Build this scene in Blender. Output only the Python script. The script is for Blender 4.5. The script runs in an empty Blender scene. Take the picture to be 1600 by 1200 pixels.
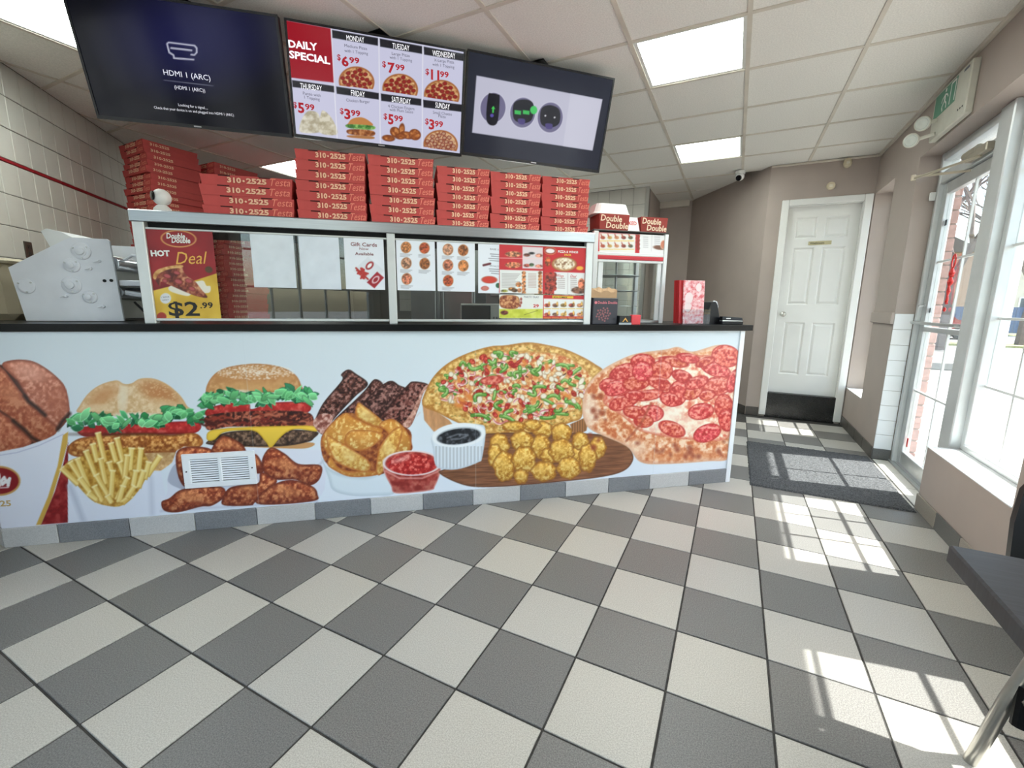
import bpy, bmesh, math, random
import numpy as np
from mathutils import Vector, Matrix

# ------------------------------------------------------------------ camera, light
F, PITCH, ROLL, CAMZ, YAW = 688.329, 0.177731, -0.012264, 1.22996, 0.462193
cp, sp, cr, sr = math.cos(PITCH), math.sin(PITCH), math.cos(ROLL), math.sin(ROLL)
_R = np.array([[cr, sr, 0], [-sr, cr, 0], [0, 0, 1]]) @ np.array([[1, 0, 0], [0, -sp, -cp], [0, cp, -sp]])
cy, sy = math.cos(YAW), math.sin(YAW)
RC = _R @ np.array([[cy, sy, 0], [-sy, cy, 0], [0, 0, 1]])       # world -> camera (right, down, forward)
CAM = np.array([0, 0, CAMZ])
scene = bpy.context.scene
cam_data = bpy.data.cameras.new('camera')
cam_data.sensor_width = 36.0
cam_data.lens = F / 1600 * 36
cam_data.clip_start = 0.02
cam_data.clip_end = 400
cam = bpy.data.objects.new('camera', cam_data)
scene.collection.objects.link(cam)
M = Matrix.Identity(4)
for r in range(3):
    M[r][0], M[r][1], M[r][2], M[r][3] = RC[0][r], -RC[1][r], -RC[2][r], CAM[r]
cam.matrix_world = M
scene.camera = cam

SUN_DIR = Vector((-0.81, -0.133, -1.0)).normalized()
world = bpy.data.worlds.new('world')
scene.world = world
world.use_nodes = True
wn = world.node_tree
bg = wn.nodes['Background']
sky = wn.nodes.new('ShaderNodeTexSky')
sky.sky_type = 'NISHITA'
sky.sun_disc = False
sky.sun_elevation = math.asin(-SUN_DIR.z)
sky.sun_rotation = math.atan2(-SUN_DIR.x, -SUN_DIR.y)
sky.air_density = 1.2
sky.dust_density = 2.0
wn.links.new(sky.outputs[0], bg.inputs[0])
bg.inputs[1].default_value = 0.42
sun_l = bpy.data.lights.new('sun', 'SUN')
sun_l.energy = 9.5
sun_l.angle = math.radians(0.53)
sun_l.color = (1.0, 0.97, 0.92)
sun = bpy.data.objects.new('sun', sun_l)
scene.collection.objects.link(sun)
sun.location = (6, 3, 9)
sun.rotation_euler = SUN_DIR.to_track_quat('-Z', 'Y').to_euler()
PANEL_GLOW = 10.5

vs = scene.view_settings
vs.view_transform = 'Standard'
vs.look = 'None'
vs.gamma = 1
vs.use_curve_mapping = False
vs.exposure = 0.97
scene.display_settings.display_device = 'sRGB'

# ------------------------------------------------------------------ pixel <-> place helpers
def ray(x, y):
    return RC.T @ np.array([(x - 800) / F, (y - 600) / F, 1.0])
def onplane(x, y, pt, n):
    d = ray(x, y); n = np.array(n, float)
    return CAM + d * (((np.array(pt, float) - CAM) @ n) / (d @ n))
def onz(x, y, z):
    return onplane(x, y, (0, 0, z), (0, 0, 1))
def project(P):
    c = (np.asarray(P, float) - CAM) @ RC.T
    return 800 + F * c[..., 0] / c[..., 2], 600 + F * c[..., 1] / c[..., 2]

CA = math.radians(39.77)                                   # direction of the counter front
CO = np.array([0.063, 3.381, 0.0])
CU = np.array([math.cos(CA), math.sin(CA), 0]); CV = np.array([-math.sin(CA), math.cos(CA), 0])
def CW(u, v, z): return CO + CU * u + CV * v + np.array([0, 0, z])
ZC = 2.72                                                   # ceiling height
XW = 1.13                                                   # inner face of the window wall
YD = 5.73                                                   # wall with the washroom door

# ------------------------------------------------------------------ materials
def lin(c):
    c = np.asarray(c, float) / 255.0
    return np.where(c <= 0.04045, c / 12.92, ((c + 0.055) / 1.055) ** 2.4)
MATS = {}
def mat(name, rgb, rough=0.5, metal=0.0, noise=0.0, nscale=20.0, bump=0.0, bscale=60.0, spec=0.5, stretch=None, coat=0.0, rgb2=None, detail=3.0):
    if name in MATS: return MATS[name]
    m = bpy.data.materials.new(name); m.use_nodes = True
    t = m.node_tree; p = t.nodes['Principled BSDF']
    c = lin(rgb)
    p.inputs['Base Color'].default_value = (*c, 1)
    p.inputs['Roughness'].default_value = rough
    p.inputs['Metallic'].default_value = metal
    p.inputs['Specular IOR Level'].default_value = spec
    if coat: p.inputs['Coat Weight'].default_value = coat; p.inputs['Coat Roughness'].default_value = 0.08
    if noise or bump:
        tc = t.nodes.new('ShaderNodeTexCoord')
        src = tc.outputs['Object']
        if stretch:
            mp = t.nodes.new('ShaderNodeMapping'); mp.inputs['Scale'].default_value = stretch
            t.links.new(src, mp.inputs[0]); src = mp.outputs[0]
    if noise:
        nz = t.nodes.new('ShaderNodeTexNoise'); nz.inputs['Scale'].default_value = nscale; nz.inputs['Detail'].default_value = detail
        t.links.new(src, nz.inputs['Vector'])
        rp = t.nodes.new('ShaderNodeValToRGB')
        c2 = lin(rgb2) if rgb2 is not None else np.clip(c * (1 - noise), 0, 1)
        c1 = c if rgb2 is not None else np.clip(c * (1 + noise), 0, 1)
        rp.color_ramp.elements[0].position = 0.35; rp.color_ramp.elements[1].position = 0.65
        rp.color_ramp.elements[0].color = (*c2, 1); rp.color_ramp.elements[1].color = (*c1, 1)
        t.links.new(nz.outputs['Fac'], rp.inputs[0]); t.links.new(rp.outputs[0], p.inputs['Base Color'])
    if bump:
        nb = t.nodes.new('ShaderNodeTexNoise'); nb.inputs['Scale'].default_value = bscale; nb.inputs['Detail'].default_value = 2
        t.links.new(src, nb.inputs['Vector'])
        bp = t.nodes.new('ShaderNodeBump'); bp.inputs['Strength'].default_value = bump; bp.inputs['Distance'].default_value = 0.002
        t.links.new(nb.outputs['Fac'], bp.inputs['Height']); t.links.new(bp.outputs[0], p.inputs['Normal'])
    MATS[name] = m
    return m
def glass(name, tint=(0.96, 0.98, 0.97), rough=0.0, ior=1.5):
    if name in MATS: return MATS[name]
    m = bpy.data.materials.new(name); m.use_nodes = True
    t = m.node_tree; t.nodes.clear()
    o = t.nodes.new('ShaderNodeOutputMaterial'); mx = t.nodes.new('ShaderNodeMixShader')
    tr = t.nodes.new('ShaderNodeBsdfTransparent'); gl = t.nodes.new('ShaderNodeBsdfGlossy'); lw_ = t.nodes.new('ShaderNodeLayerWeight')
    pw = t.nodes.new('ShaderNodeMath'); pw.operation = 'POWER'; pw.inputs[1].default_value = 5
    ma = t.nodes.new('ShaderNodeMath'); ma.operation = 'MULTIPLY_ADD'; r0 = ((ior - 1) / (ior + 1)) ** 2; ma.inputs[1].default_value = 1 - r0; ma.inputs[2].default_value = r0
    lw_.inputs[0].default_value = 0.5; t.links.new(lw_.outputs['Facing'], pw.inputs[0]); t.links.new(pw.outputs[0], ma.inputs[0])
    tr.inputs[0].default_value = (*tint, 1); gl.inputs['Roughness'].default_value = rough
    t.links.new(ma.outputs[0], mx.inputs[0]); t.links.new(tr.outputs[0], mx.inputs[1]); t.links.new(gl.outputs[0], mx.inputs[2])
    t.links.new(mx.outputs[0], o.inputs[0]); MATS[name] = m
    return m
def emit(name, rgb, strength):
    if name in MATS: return MATS[name]
    m = bpy.data.materials.new(name); m.use_nodes = True
    p = m.node_tree.nodes['Principled BSDF']
    p.inputs['Base Color'].default_value = (*lin(rgb), 1)
    p.inputs['Emission Color'].default_value = (*lin(rgb), 1); p.inputs['Emission Strength'].default_value = strength
    MATS[name] = m
    return m
def painted(name, rough=0.4, glow=0.0, coat=0.0, spec=0.5):
    if name in MATS: return MATS[name]
    m = bpy.data.materials.new(name); m.use_nodes = True
    t = m.node_tree; p = t.nodes['Principled BSDF']
    a = t.nodes.new('ShaderNodeVertexColor'); a.layer_name = 'Col'
    if glow:
        p.inputs['Base Color'].default_value = (0.01, 0.01, 0.012, 1)
        t.links.new(a.outputs[0], p.inputs['Emission Color']); p.inputs['Emission Strength'].default_value = glow
    else:
        t.links.new(a.outputs[0], p.inputs['Base Color'])
    p.inputs['Roughness'].default_value = rough; p.inputs['Specular IOR Level'].default_value = spec
    if coat: p.inputs['Coat Weight'].default_value = coat; p.inputs['Coat Roughness'].default_value = 0.05
    MATS[name] = m
    return m

# ------------------------------------------------------------------ mesh helpers
COL = scene.collection
KIDS = {}
XF = {}                                                     # world matrix of every thing's Empty
class MB:
    def __init__(s): s.v = []; s.f = []
    def add(s, vs, fs):
        b = len(s.v); s.v += [tuple(map(float, q)) for q in vs]; s.f += [tuple(i + b for i in f) for f in fs]; return s
    def box(s, x0, x1, y0, y1, z0, z1, fr=None):
        q = [(x, y, z) for z in (z0, z1) for y in (y0, y1) for x in (x0, x1)]
        if fr: q = [fr(*p) for p in q]
        return s.add(q, [(0, 2, 3, 1), (4, 5, 7, 6), (0, 1, 5, 4), (2, 6, 7, 3), (0, 4, 6, 2), (1, 3, 7, 5)])
    def cbox(s, x0, x1, y0, y1, z0, z1, b=0.004, fr=None):
        lo = (x0, y0, z0); hi = (x1, y1, z1); vs = []; ix = {}
        for c in range(8):
            sg = [(c >> k) & 1 for k in range(3)]
            for ax in range(3):
                p = [(hi[k] - b if sg[k] else lo[k] + b) for k in range(3)]
                p[ax] = hi[ax] if sg[ax] else lo[ax]
                ix[(c, ax)] = len(vs); vs.append(p)
        fs = []
        for ax in range(3):
            a1, a2 = (ax + 1) % 3, (ax + 2) % 3
            for sd in (0, 1):
                cs = [(sd << ax) | (i << a1) | (j << a2) for i, j in ((0, 0), (1, 0), (1, 1), (0, 1))]
                q = [ix[(c, ax)] for c in cs]; fs.append(tuple(q if sd else q[::-1]))
            for i in (0, 1):
                for j in (0, 1):
                    c0 = (i << a1) | (j << a2); c1 = c0 | (1 << ax)
                    q = [ix[(c0, a1)], ix[(c1, a1)], ix[(c1, a2)], ix[(c0, a2)]]
                    fs.append(tuple(q if (i ^ j) == 1 else q[::-1]) if True else None)
        for c in range(8):
            q = [ix[(c, 0)], ix[(c, 1)], ix[(c, 2)]]
            par = bin(c).count('1') % 2
            fs.append(tuple(q if par else q[::-1]))
        if fr: vs = [fr(*p) for p in vs]
        return s.add(vs, fs)
    def prism(s, poly, d0, d1, fr):                         # polygon (a, b) extruded from d0 to d1, placed by fr(a, b, d)
        n = len(poly)
        vs = [fr(a, b, d0) for a, b in poly] + [fr(a, b, d1) for a, b in poly]
        fs = [tuple(range(n))[::-1], tuple(range(n, 2 * n))] + [(i, (i + 1) % n, n + (i + 1) % n, n + i) for i in range(n)]
        return s.add(vs, fs)
    def cyl(s, p0, p1, r0, r1=None, n=12, cap=True):
        r1 = r0 if r1 is None else r1
        p0 = np.array(p0, float); p1 = np.array(p1, float); d = p1 - p0; d /= np.linalg.norm(d) + 1e-12
        a = np.cross(d, (0, 0, 1.0)) if abs(d[2]) < 0.95 else np.cross(d, (1.0, 0, 0)); a /= np.linalg.norm(a); b = np.cross(d, a)
        vs = []
        for p, r in ((p0, r0), (p1, r1)):
            for k in range(n):
                t = 2 * math.pi * k / n; vs.append(p + (a * math.cos(t) + b * math.sin(t)) * r)
        fs = [(k, (k + 1) % n, n + (k + 1) % n, n + k) for k in range(n)]
        if cap: fs += [tuple(range(n))[::-1], tuple(range(n, 2 * n))]
        return s.add(vs, fs)
    def tube(s, pts, r, n=8):
        pts = [np.array(p, float) for p in pts]; rings = []; m = len(pts); vs = []
        prev = None
        for i, p in enumerate(pts):
            d = pts[min(i + 1, m - 1)] - pts[max(i - 1, 0)]; d /= np.linalg.norm(d) + 1e-12
            if prev is None:
                a = np.cross(d, (0, 0, 1.0)) if abs(d[2]) < 0.9 else np.cross(d, (1.0, 0, 0))
            else: a = prev - d * (prev @ d)
            a /= np.linalg.norm(a) + 1e-12; prev = a; b = np.cross(d, a)
            rr = r[i] if isinstance(r, (list, tuple)) else r
            for k in range(n):
                t = 2 * math.pi * k / n; vs.append(p + (a * math.cos(t) + b * math.sin(t)) * rr)
        fs = [(i * n + k, i * n + (k + 1) % n, (i + 1) * n + (k + 1) % n, (i + 1) * n + k) for i in range(m - 1) for k in range(n)]
        fs += [tuple(range(n))[::-1], tuple(range((m - 1) * n, m * n))]
        return s.add(vs, fs)
    def lathe(s, prof, fr=None, n=20):                      # profile (r, z) turned about z
        vs = []
        for r, z in prof:
            for k in range(n):
                t = 2 * math.pi * k / n; vs.append((r * math.cos(t), r * math.sin(t), z))
        m = len(prof)
        fs = [(i * n + k, i * n + (k + 1) % n, (i + 1) * n + (k + 1) % n, (i + 1) * n + k) for i in range(m - 1) for k in range(n)]
        fs += [tuple(range(n))[::-1], tuple(range((m - 1) * n, m * n))]
        if fr: vs = [fr(*p) for p in vs]
        return s.add(vs, fs)
    def build(s, name, m, parent=None, world=True, smooth=False, base=True):
        V3 = np.array(s.v, float).reshape(-1, 3); loc = np.zeros(3)
        if parent is not None and world:
            Mi = XF[parent.name].inverted(); A = np.array(Mi)
            V3 = V3 @ A[:3, :3].T + A[:3, 3]
        elif parent is None and base and len(V3):
            loc = np.array([(V3[:, 0].min() + V3[:, 0].max()) / 2, (V3[:, 1].min() + V3[:, 1].max()) / 2, V3[:, 2].min()]); V3 = V3 - loc
        me = bpy.data.meshes.new(name)
        me.from_pydata(V3.tolist(), [], s.f)
        me.materials.append(m)
        if 5 < len(s.f) < 20000:
            bm = bmesh.new(); bm.from_mesh(me); bmesh.ops.recalc_face_normals(bm, faces=bm.faces); bm.to_mesh(me); bm.free()
        if smooth:
            me.shade_smooth()
            if smooth != 'all': me.set_sharp_from_angle(angle=math.radians(40))
        me.update()
        o = bpy.data.objects.new(name, me); COL.objects.link(o)
        o.location = loc
        if parent is not None: o.parent = parent; KIDS.setdefault(parent.name, []).append(o)
        XF[o.name] = (XF[parent.name] if parent is not None else Matrix.Translation(Vector(loc)))
        return o
def tag(o, label=None, cat=None, group=None, kind=None):
    if label: o['label'] = label
    if cat: o['category'] = cat
    if group: o['group'] = group
    if kind: o['kind'] = kind
    return o
def struct(o): o['kind'] = 'structure'; return o
def thing(name, label, cat, loc=(0, 0, 0), rotz=0.0, group=None):
    o = bpy.data.objects.new(name, None); COL.objects.link(o)
    o.empty_display_size = 0.05
    o.location = Vector([float(a) for a in loc]); o.rotation_euler = (0, 0, rotz)
    XF[o.name] = Matrix.Translation(o.location) @ Matrix.Rotation(rotz, 4, 'Z')
    return tag(o, label, cat, group)
def copy_thing(src, loc, rotz, label=None, group=None):
    def rec(o, parent):
        c = o.copy(); COL.objects.link(c); c.parent = parent
        for ch in KIDS.get(o.name, []): rec(ch, c)
        return c
    c = rec(src, None)
    c.location = Vector([float(a) for a in loc]); c.rotation_euler = (0, 0, rotz)
    XF[c.name] = Matrix.Translation(c.location) @ Matrix.Rotation(rotz, 4, 'Z')
    if label: c['label'] = label
    if group: c['group'] = group
    return c
ORD = ['topmost', 'second', 'third', 'fourth', 'fifth', 'sixth', 'seventh', 'eighth', 'ninth', 'tenth', 'eleventh', 'twelfth', 'thirteenth', 'fourteenth', 'fifteenth',
       'sixteenth', 'seventeenth', 'eighteenth', 'nineteenth', 'twentieth', 'twenty-first', 'twenty-second', 'twenty-third', 'twenty-fourth', 'twenty-fifth',
       'twenty-sixth', 'twenty-seventh', 'twenty-eighth', 'twenty-ninth', 'thirtieth', 'thirty-first', 'thirty-second']

# ------------------------------------------------------------------ flat print: lettering and painted sheets
class Plane:                                               # O: a point, ex / ey: unit axes in the plane, n: towards the viewer
    def __init__(s, O, ex, ey):
        s.O = np.array(O, float); s.ex = np.array(ex, float); s.ey = np.array(ey, float); s.n = np.cross(s.ex, s.ey)
    def ab(s, x, y):
        q = onplane(x, y, s.O, s.n) - s.O; return np.array([q @ s.ex, q @ s.ey])
    def at(s, a, b, d=0.0): return s.O + s.ex * a + s.ey * b + s.n * d
_G = {}
def glyphs(txt, bold=0.0, res=2):
    k = (txt, bold, res)
    if k not in _G:
        c = bpy.data.curves.new('t', 'FONT'); c.body = txt; c.offset = bold; c.resolution_u = res; c.fill_mode = 'BOTH'
        o = bpy.data.objects.new('t', c); me = o.to_mesh()
        v = np.array([w.co[:2] for w in me.vertices]); f = [tuple(p.vertices) for p in me.polygons]
        o.to_mesh_clear(); bpy.data.objects.remove(o); bpy.data.curves.remove(c)
        _G[k] = (v, f)
    return _G[k]
def text(mb, pl, txt, L, R, h=None, bold=0.0, shear=0.0, d=0.0008, px=True, res=2):
    """lettering between baseline points L and R; h = cap height in the same units (None keeps the font's own)"""
    v, f = glyphs(txt, bold, res)
    x0, x1 = v[:, 0].min(), v[:, 0].max(); y1 = v[:, 1].max()
    if px:
        a = pl.ab(*L); b = pl.ab(*R)
    else: a = np.array(L, float); b = np.array(R, float)
    e = b - a; w = np.linalg.norm(e); e = e / w; nrm = np.array([-e[1], e[0]])
    sx = w / (x1 - x0); sy = sx
    if h is not None:
        if px:
            t = pl.ab(L[0] + h[0], L[1] + h[1]); hh = (t - a) @ nrm
        else: hh = h
        sy = hh / y1
    q = [pl.at(*(a + e * ((p[0] - x0) * sx + shear * p[1] * sy) + nrm * p[1] * sy), d) for p in v]
    mb.add(q, f)

_rng = np.random.RandomState(7)
_TAB = _rng.rand(256, 256)
def vnoise(x, y, s, seed=0):
    x = x / s + seed * 17.31; y = y / s + seed * 9.77
    xi = np.floor(x).astype(int); yi = np.floor(y).astype(int); fx = x - xi; fy = y - yi
    fx = fx * fx * (3 - 2 * fx); fy = fy * fy * (3 - 2 * fy)
    g = lambda i, j: _TAB[(xi + i) % 256, (yi + j) % 256]
    return (g(0, 0) * (1 - fx) + g(1, 0) * fx) * (1 - fy) + (g(0, 1) * (1 - fx) + g(1, 1) * fx) * fy
def fbm(x, y, s, seed=0, o=3):
    r = 0; a = 0.5; t = 0
    for k in range(o): r = r + a * vnoise(x, y, s, seed + k); t += a; a *= 0.5; s *= 0.5
    return r / t
def spline(pts, n=6):
    P = np.array(pts, float); m = len(P); out = []
    for i in range(m):
        p0, p1, p2, p3 = P[i - 1], P[i], P[(i + 1) % m], P[(i + 2) % m]
        for k in range(n):
            t = k / n
            out.append(0.5 * (2 * p1 + (p2 - p0) * t + (2 * p0 - 5 * p1 + 4 * p2 - p3) * t * t + (3 * p1 - p0 - 3 * p2 + p3) * t ** 3))
    return np.array(out)
class Paint:
    """colours of a printed sheet, worked out for every vertex of its fine mesh"""
    def __init__(s, X, Y, base): s.X = X; s.Y = Y; s.C = np.tile(np.array(base, float), (len(X), 1))
    def _mix(s, ix, m, col): s.C[ix] += (np.asarray(col, float) - s.C[ix]) * m[:, None]
    def _sel(s, P, pad):
        return np.nonzero((s.X > P[:, 0].min() - pad) & (s.X < P[:, 0].max() + pad) & (s.Y > P[:, 1].min() - pad) & (s.Y < P[:, 1].max() + pad))[0]
    def poly(s, pts, col, smooth=True, soft=0.7, edge=None, ew=5.0, tex=None, alpha=1.0, fn=None, grad=None, blobs=()):
        P = spline(pts) if smooth else np.array(pts, float)
        ix = s._sel(P, 2)
        if not len(ix): return
        x = s.X[ix]; y = s.Y[ix]; ins = np.zeros(len(ix), bool); dist = np.full(len(ix), 1e9)
        n = len(P)
        for i in range(n):
            x1, y1 = P[i]; x2, y2 = P[(i + 1) % n]
            c = ((y1 > y) != (y2 > y))
            ins ^= c & (x < (x2 - x1) * (y - y1) / ((y2 - y1) if y2 != y1 else 1e-9) + x1)
            dx, dy = x2 - x1, y2 - y1; L = dx * dx + dy * dy + 1e-9
            t = np.clip(((x - x1) * dx + (y - y1) * dy) / L, 0, 1)
            dist = np.minimum(dist, (x - x1 - t * dx) ** 2 + (y - y1 - t * dy) ** 2)
        d = np.sqrt(dist) * np.where(ins, 1, -1)
        m = np.clip(d / soft * 0.5 + 0.5, 0, 1) * alpha
        k = m > 0; ix = ix[k]; m = m[k]; d = d[k]; x = x[k]; y = y[k]
        c = s._shade(x, y, d, col, None, ew, tex, fn)
        for (bx, by, rx, ry, rot, bc, ba) in blobs:
            ca, sa = math.cos(rot), math.sin(rot); a_ = ((x - bx) * ca + (y - by) * sa) / rx; b_ = (-(x - bx) * sa + (y - by) * ca) / ry
            w = (np.clip(1 - (a_ * a_ + b_ * b_), 0, 1) ** 0.7 * ba)[:, None]; c = c * (1 - w) + np.array(bc, float) * w
        if grad:
            t = np.clip((y - P[:, 1].min()) / (np.ptp(P[:, 1]) + 1e-6), 0, 1)[:, None]; c = c * (grad[0] * (1 - t) + grad[1] * t)
        if edge is not None:
            t = np.clip(d / ew, 0, 1)[:, None]; c = np.array(edge, float) * (1 - t) + c * t
        s._mix(ix, m, c)
    def _shade(s, x, y, d, col, edge, ew, tex, fn):
        c = np.tile(np.array(col, float), (len(x), 1))
        if tex:                                            # (scale, dark colour, light colour, seed)
            sc, c0, c1, sd = tex
            t = np.clip((fbm(x, y, sc, sd) - 0.28) / 0.44, 0, 1)[:, None]
            c0 = np.array(c0, float); c1 = np.array(c1, float); cm = np.array(col, float)
            c = np.where(t < 0.5, c0 + (cm - c0) * t * 2, cm + (c1 - cm) * (t * 2 - 1))
        if edge is not None:
            t = np.clip(d / ew, 0, 1)[:, None]; c = np.array(edge, float) * (1 - t) + c * t
        if fn: c = fn(x, y, d, c)
        return c
    def ell(s, cx, cy, rx, ry, col, rot=0.0, edge=None, ew=4.0, tex=None, soft=0.7, alpha=1.0, ring=None, clip=None, fn=None):
        R = max(rx, ry) + 2
        ix = np.nonzero((abs(s.X - cx) < R) & (abs(s.Y - cy) < R))[0]
        if not len(ix): return
        x = s.X[ix]; y = s.Y[ix]; c, q = math.cos(rot), math.sin(rot)
        a = (x - cx) * c + (y - cy) * q; b = -(x - cx) * q + (y - cy) * c
        r = np.sqrt((a / rx) ** 2 + (b / ry) ** 2); d = (1 - r) * min(rx, ry)
        if ring: d = ring - abs(d)
        m = np.clip(d / soft * 0.5 + 0.5, 0, 1) * alpha
        if clip is not None: m = m * clip(x, y)
        k = m > 0; s._mix(ix[k], m[k], s._shade(x[k], y[k], d[k], col, edge, ew, tex, fn))
    def line(s, pts, w, col, soft=0.7, alpha=1.0, edge=None, tex=None):
        P = np.array(pts, float); ix = s._sel(P, w + 2)
        if not len(ix): return
        x = s.X[ix]; y = s.Y[ix]; dist = np.full(len(ix), 1e9)
        for i in range(len(P) - 1):
            x1, y1 = P[i]; x2, y2 = P[i + 1]; dx, dy = x2 - x1, y2 - y1; L = dx * dx + dy * dy + 1e-9
            t = np.clip(((x - x1) * dx + (y - y1) * dy) / L, 0, 1)
            dist = np.minimum(dist, (x - x1 - t * dx) ** 2 + (y - y1 - t * dy) ** 2)
        d = w / 2 - np.sqrt(dist); m = np.clip(d / soft * 0.5 + 0.5, 0, 1) * alpha
        k = m > 0; s._mix(ix[k], m[k], s._shade(x[k], y[k], d[k], col, edge, w * 0.35, tex, None))
def sheet(name, m, pl, a0, a1, b0, b1, step, base, paint, parent=None, d=0.0, world=True):
    nu = max(2, int(round((a1 - a0) / step))); nv = max(2, int(round((b1 - b0) / step)))
    A, Bq = np.meshgrid(np.linspace(a0, a1, nu + 1), np.linspace(b0, b1, nv + 1))
    P = pl.O + A.reshape(-1, 1) * pl.ex + Bq.reshape(-1, 1) * pl.ey + pl.n * d
    X, Y = project(P); pt = Paint(X, Y, base)
    if paint: paint(pt)
    loc = np.zeros(3)
    if parent is not None:
        Ai = np.array(XF[parent.name].inverted()); P = P @ Ai[:3, :3].T + Ai[:3, 3]
    else:
        loc = P.mean(0); loc[2] = P[:, 2].min(); P = P - loc
    me = bpy.data.meshes.new(name)
    i = np.arange(nu * nv); r = i // nu; c = i % nu; q = r * (nu + 1) + c
    lp = np.stack([q, q + 1, q + nu + 2, q + nu + 1], 1).ravel()
    me.vertices.add(len(P)); me.vertices.foreach_set('co', P.astype(np.float32).ravel())
    me.loops.add(len(lp)); me.loops.foreach_set('vertex_index', lp.astype(np.int32))
    me.polygons.add(nu * nv); me.polygons.foreach_set('loop_start', (np.arange(nu * nv) * 4).astype(np.int32))
    me.update(calc_edges=True)
    at = me.color_attributes.new('Col', 'FLOAT_COLOR', 'POINT')
    rgba = np.ones((len(P), 4), np.float32); rgba[:, :3] = lin(np.clip(pt.C, 0, 255))
    at.data.foreach_set('color', rgba.ravel())
    me.materials.append(m)
    o = bpy.data.objects.new(name, me); COL.objects.link(o); o.location = loc
    if parent is not None: o.parent = parent; KIDS.setdefault(parent.name, []).append(o)
    XF[o.name] = XF[parent.name] if parent is not None else Matrix.Translation(Vector(loc))
    return o

def dup(o, parent, loc):                                    # another piece of the same kind under the same parent
    c = o.copy(); COL.objects.link(c); c.parent = parent; c.location = Vector([float(a) for a in loc]); return c

# ================================================================== THE SETTING
W_TAUPE = mat('taupe_paint', (171, 158, 149), 0.62, noise=0.03, nscale=3, bump=0.05, bscale=180)
GROUT = mat('dark_grout', (62, 60, 58), 0.9, noise=0.2, nscale=40)
def tile_mat(name, rgb, rgb2):
    return mat(name, rgb, 0.42, noise=1, nscale=260, rgb2=rgb2, bump=0.12, bscale=240, detail=2)
T_LIGHT = [tile_mat('pale_floor_tile_a', (198, 194, 186), (170, 166, 157)), tile_mat('pale_floor_tile_b', (193, 190, 184), (166, 163, 156))]
T_DARK = [tile_mat('grey_floor_tile_a', (132, 130, 127), (100, 98, 96)), tile_mat('grey_floor_tile_b', (127, 126, 124), (96, 95, 94))]
T = 0.305
GX, GY = -1.61806, 0.72305

fl = MB(); fl.box(-6.6, 1.44, -2.3, 7.4, -0.12, -0.004)
floor = struct(fl.build('floor', GROUT, base=False))
rng = random.Random(3)
protos = {}
def floor_piece(i, j):
    k = (i + j) % 2; q = rng.randrange(2)
    m = (T_LIGHT if k else T_DARK)[q]
    loc = (GX + (i + 0.5) * T, GY + (j + 0.5) * T, 0)
    if m.name not in protos:
        h = T / 2 - 0.0035
        protos[m.name] = MB().cbox(-h, h, -h, h, -0.012, 0, 0.0015).build('floor_tile', m, floor, world=False); protos[m.name].location = loc
    else: dup(protos[m.name], floor, loc)
n_t = 0
for i in range(-10, 9):
    for j in range(-4, 17):
        c = np.array([GX + (i + 0.5) * T, GY + (j + 0.5) * T, 0.0]); q = c - CO; u = q @ CU; v = q @ CV
        if v > 0.24 and u < -0.1: continue
        if c[0] > 1.1 or c[1] > 5.75 or c[0] + c[1] < -2.9: continue
        if c[0] < -2.9 and c[1] > 0.9: continue
        x, y = project(c)
        dep = (RC @ (c - CAM))[2]
        if dep < 0.35 or x < -330 or x > 1900 or y > 1750: continue
        if c[1] > 5.4 and c[0] < 0.1 - (c[1] - 5.73) * 0.72: continue
        floor_piece(i, j); n_t += 1
# narrow strip of pale tiles and the metal sill in front of the entrance door
TH = mat('threshold_tile', (205, 203, 196), 0.4, noise=0.06, nscale=200)
for k in range(3):
    MB().cbox(XW + 0.004, 1.236, 3.52 + k * 0.33, 3.842 + k * 0.33 if k < 2 else 4.50, -0.012, 0, 0.0015).build('floor_tile', TH, floor)
ALU = mat('aluminium', (196, 198, 198), 0.38, 0.75, noise=0.05, nscale=9)
ALUW = mat('white_aluminium', (208, 211, 211), 0.36, 0.35, noise=0.04, nscale=7)
tr = MB(); tr.box(1.238, 1.36, 3.5, 4.52, -0.012, 0.012); tr.box(1.262, 1.27, 3.5, 4.52, 0.012, 0.018)
struct(tr.build('trim_1', ALU))

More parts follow.
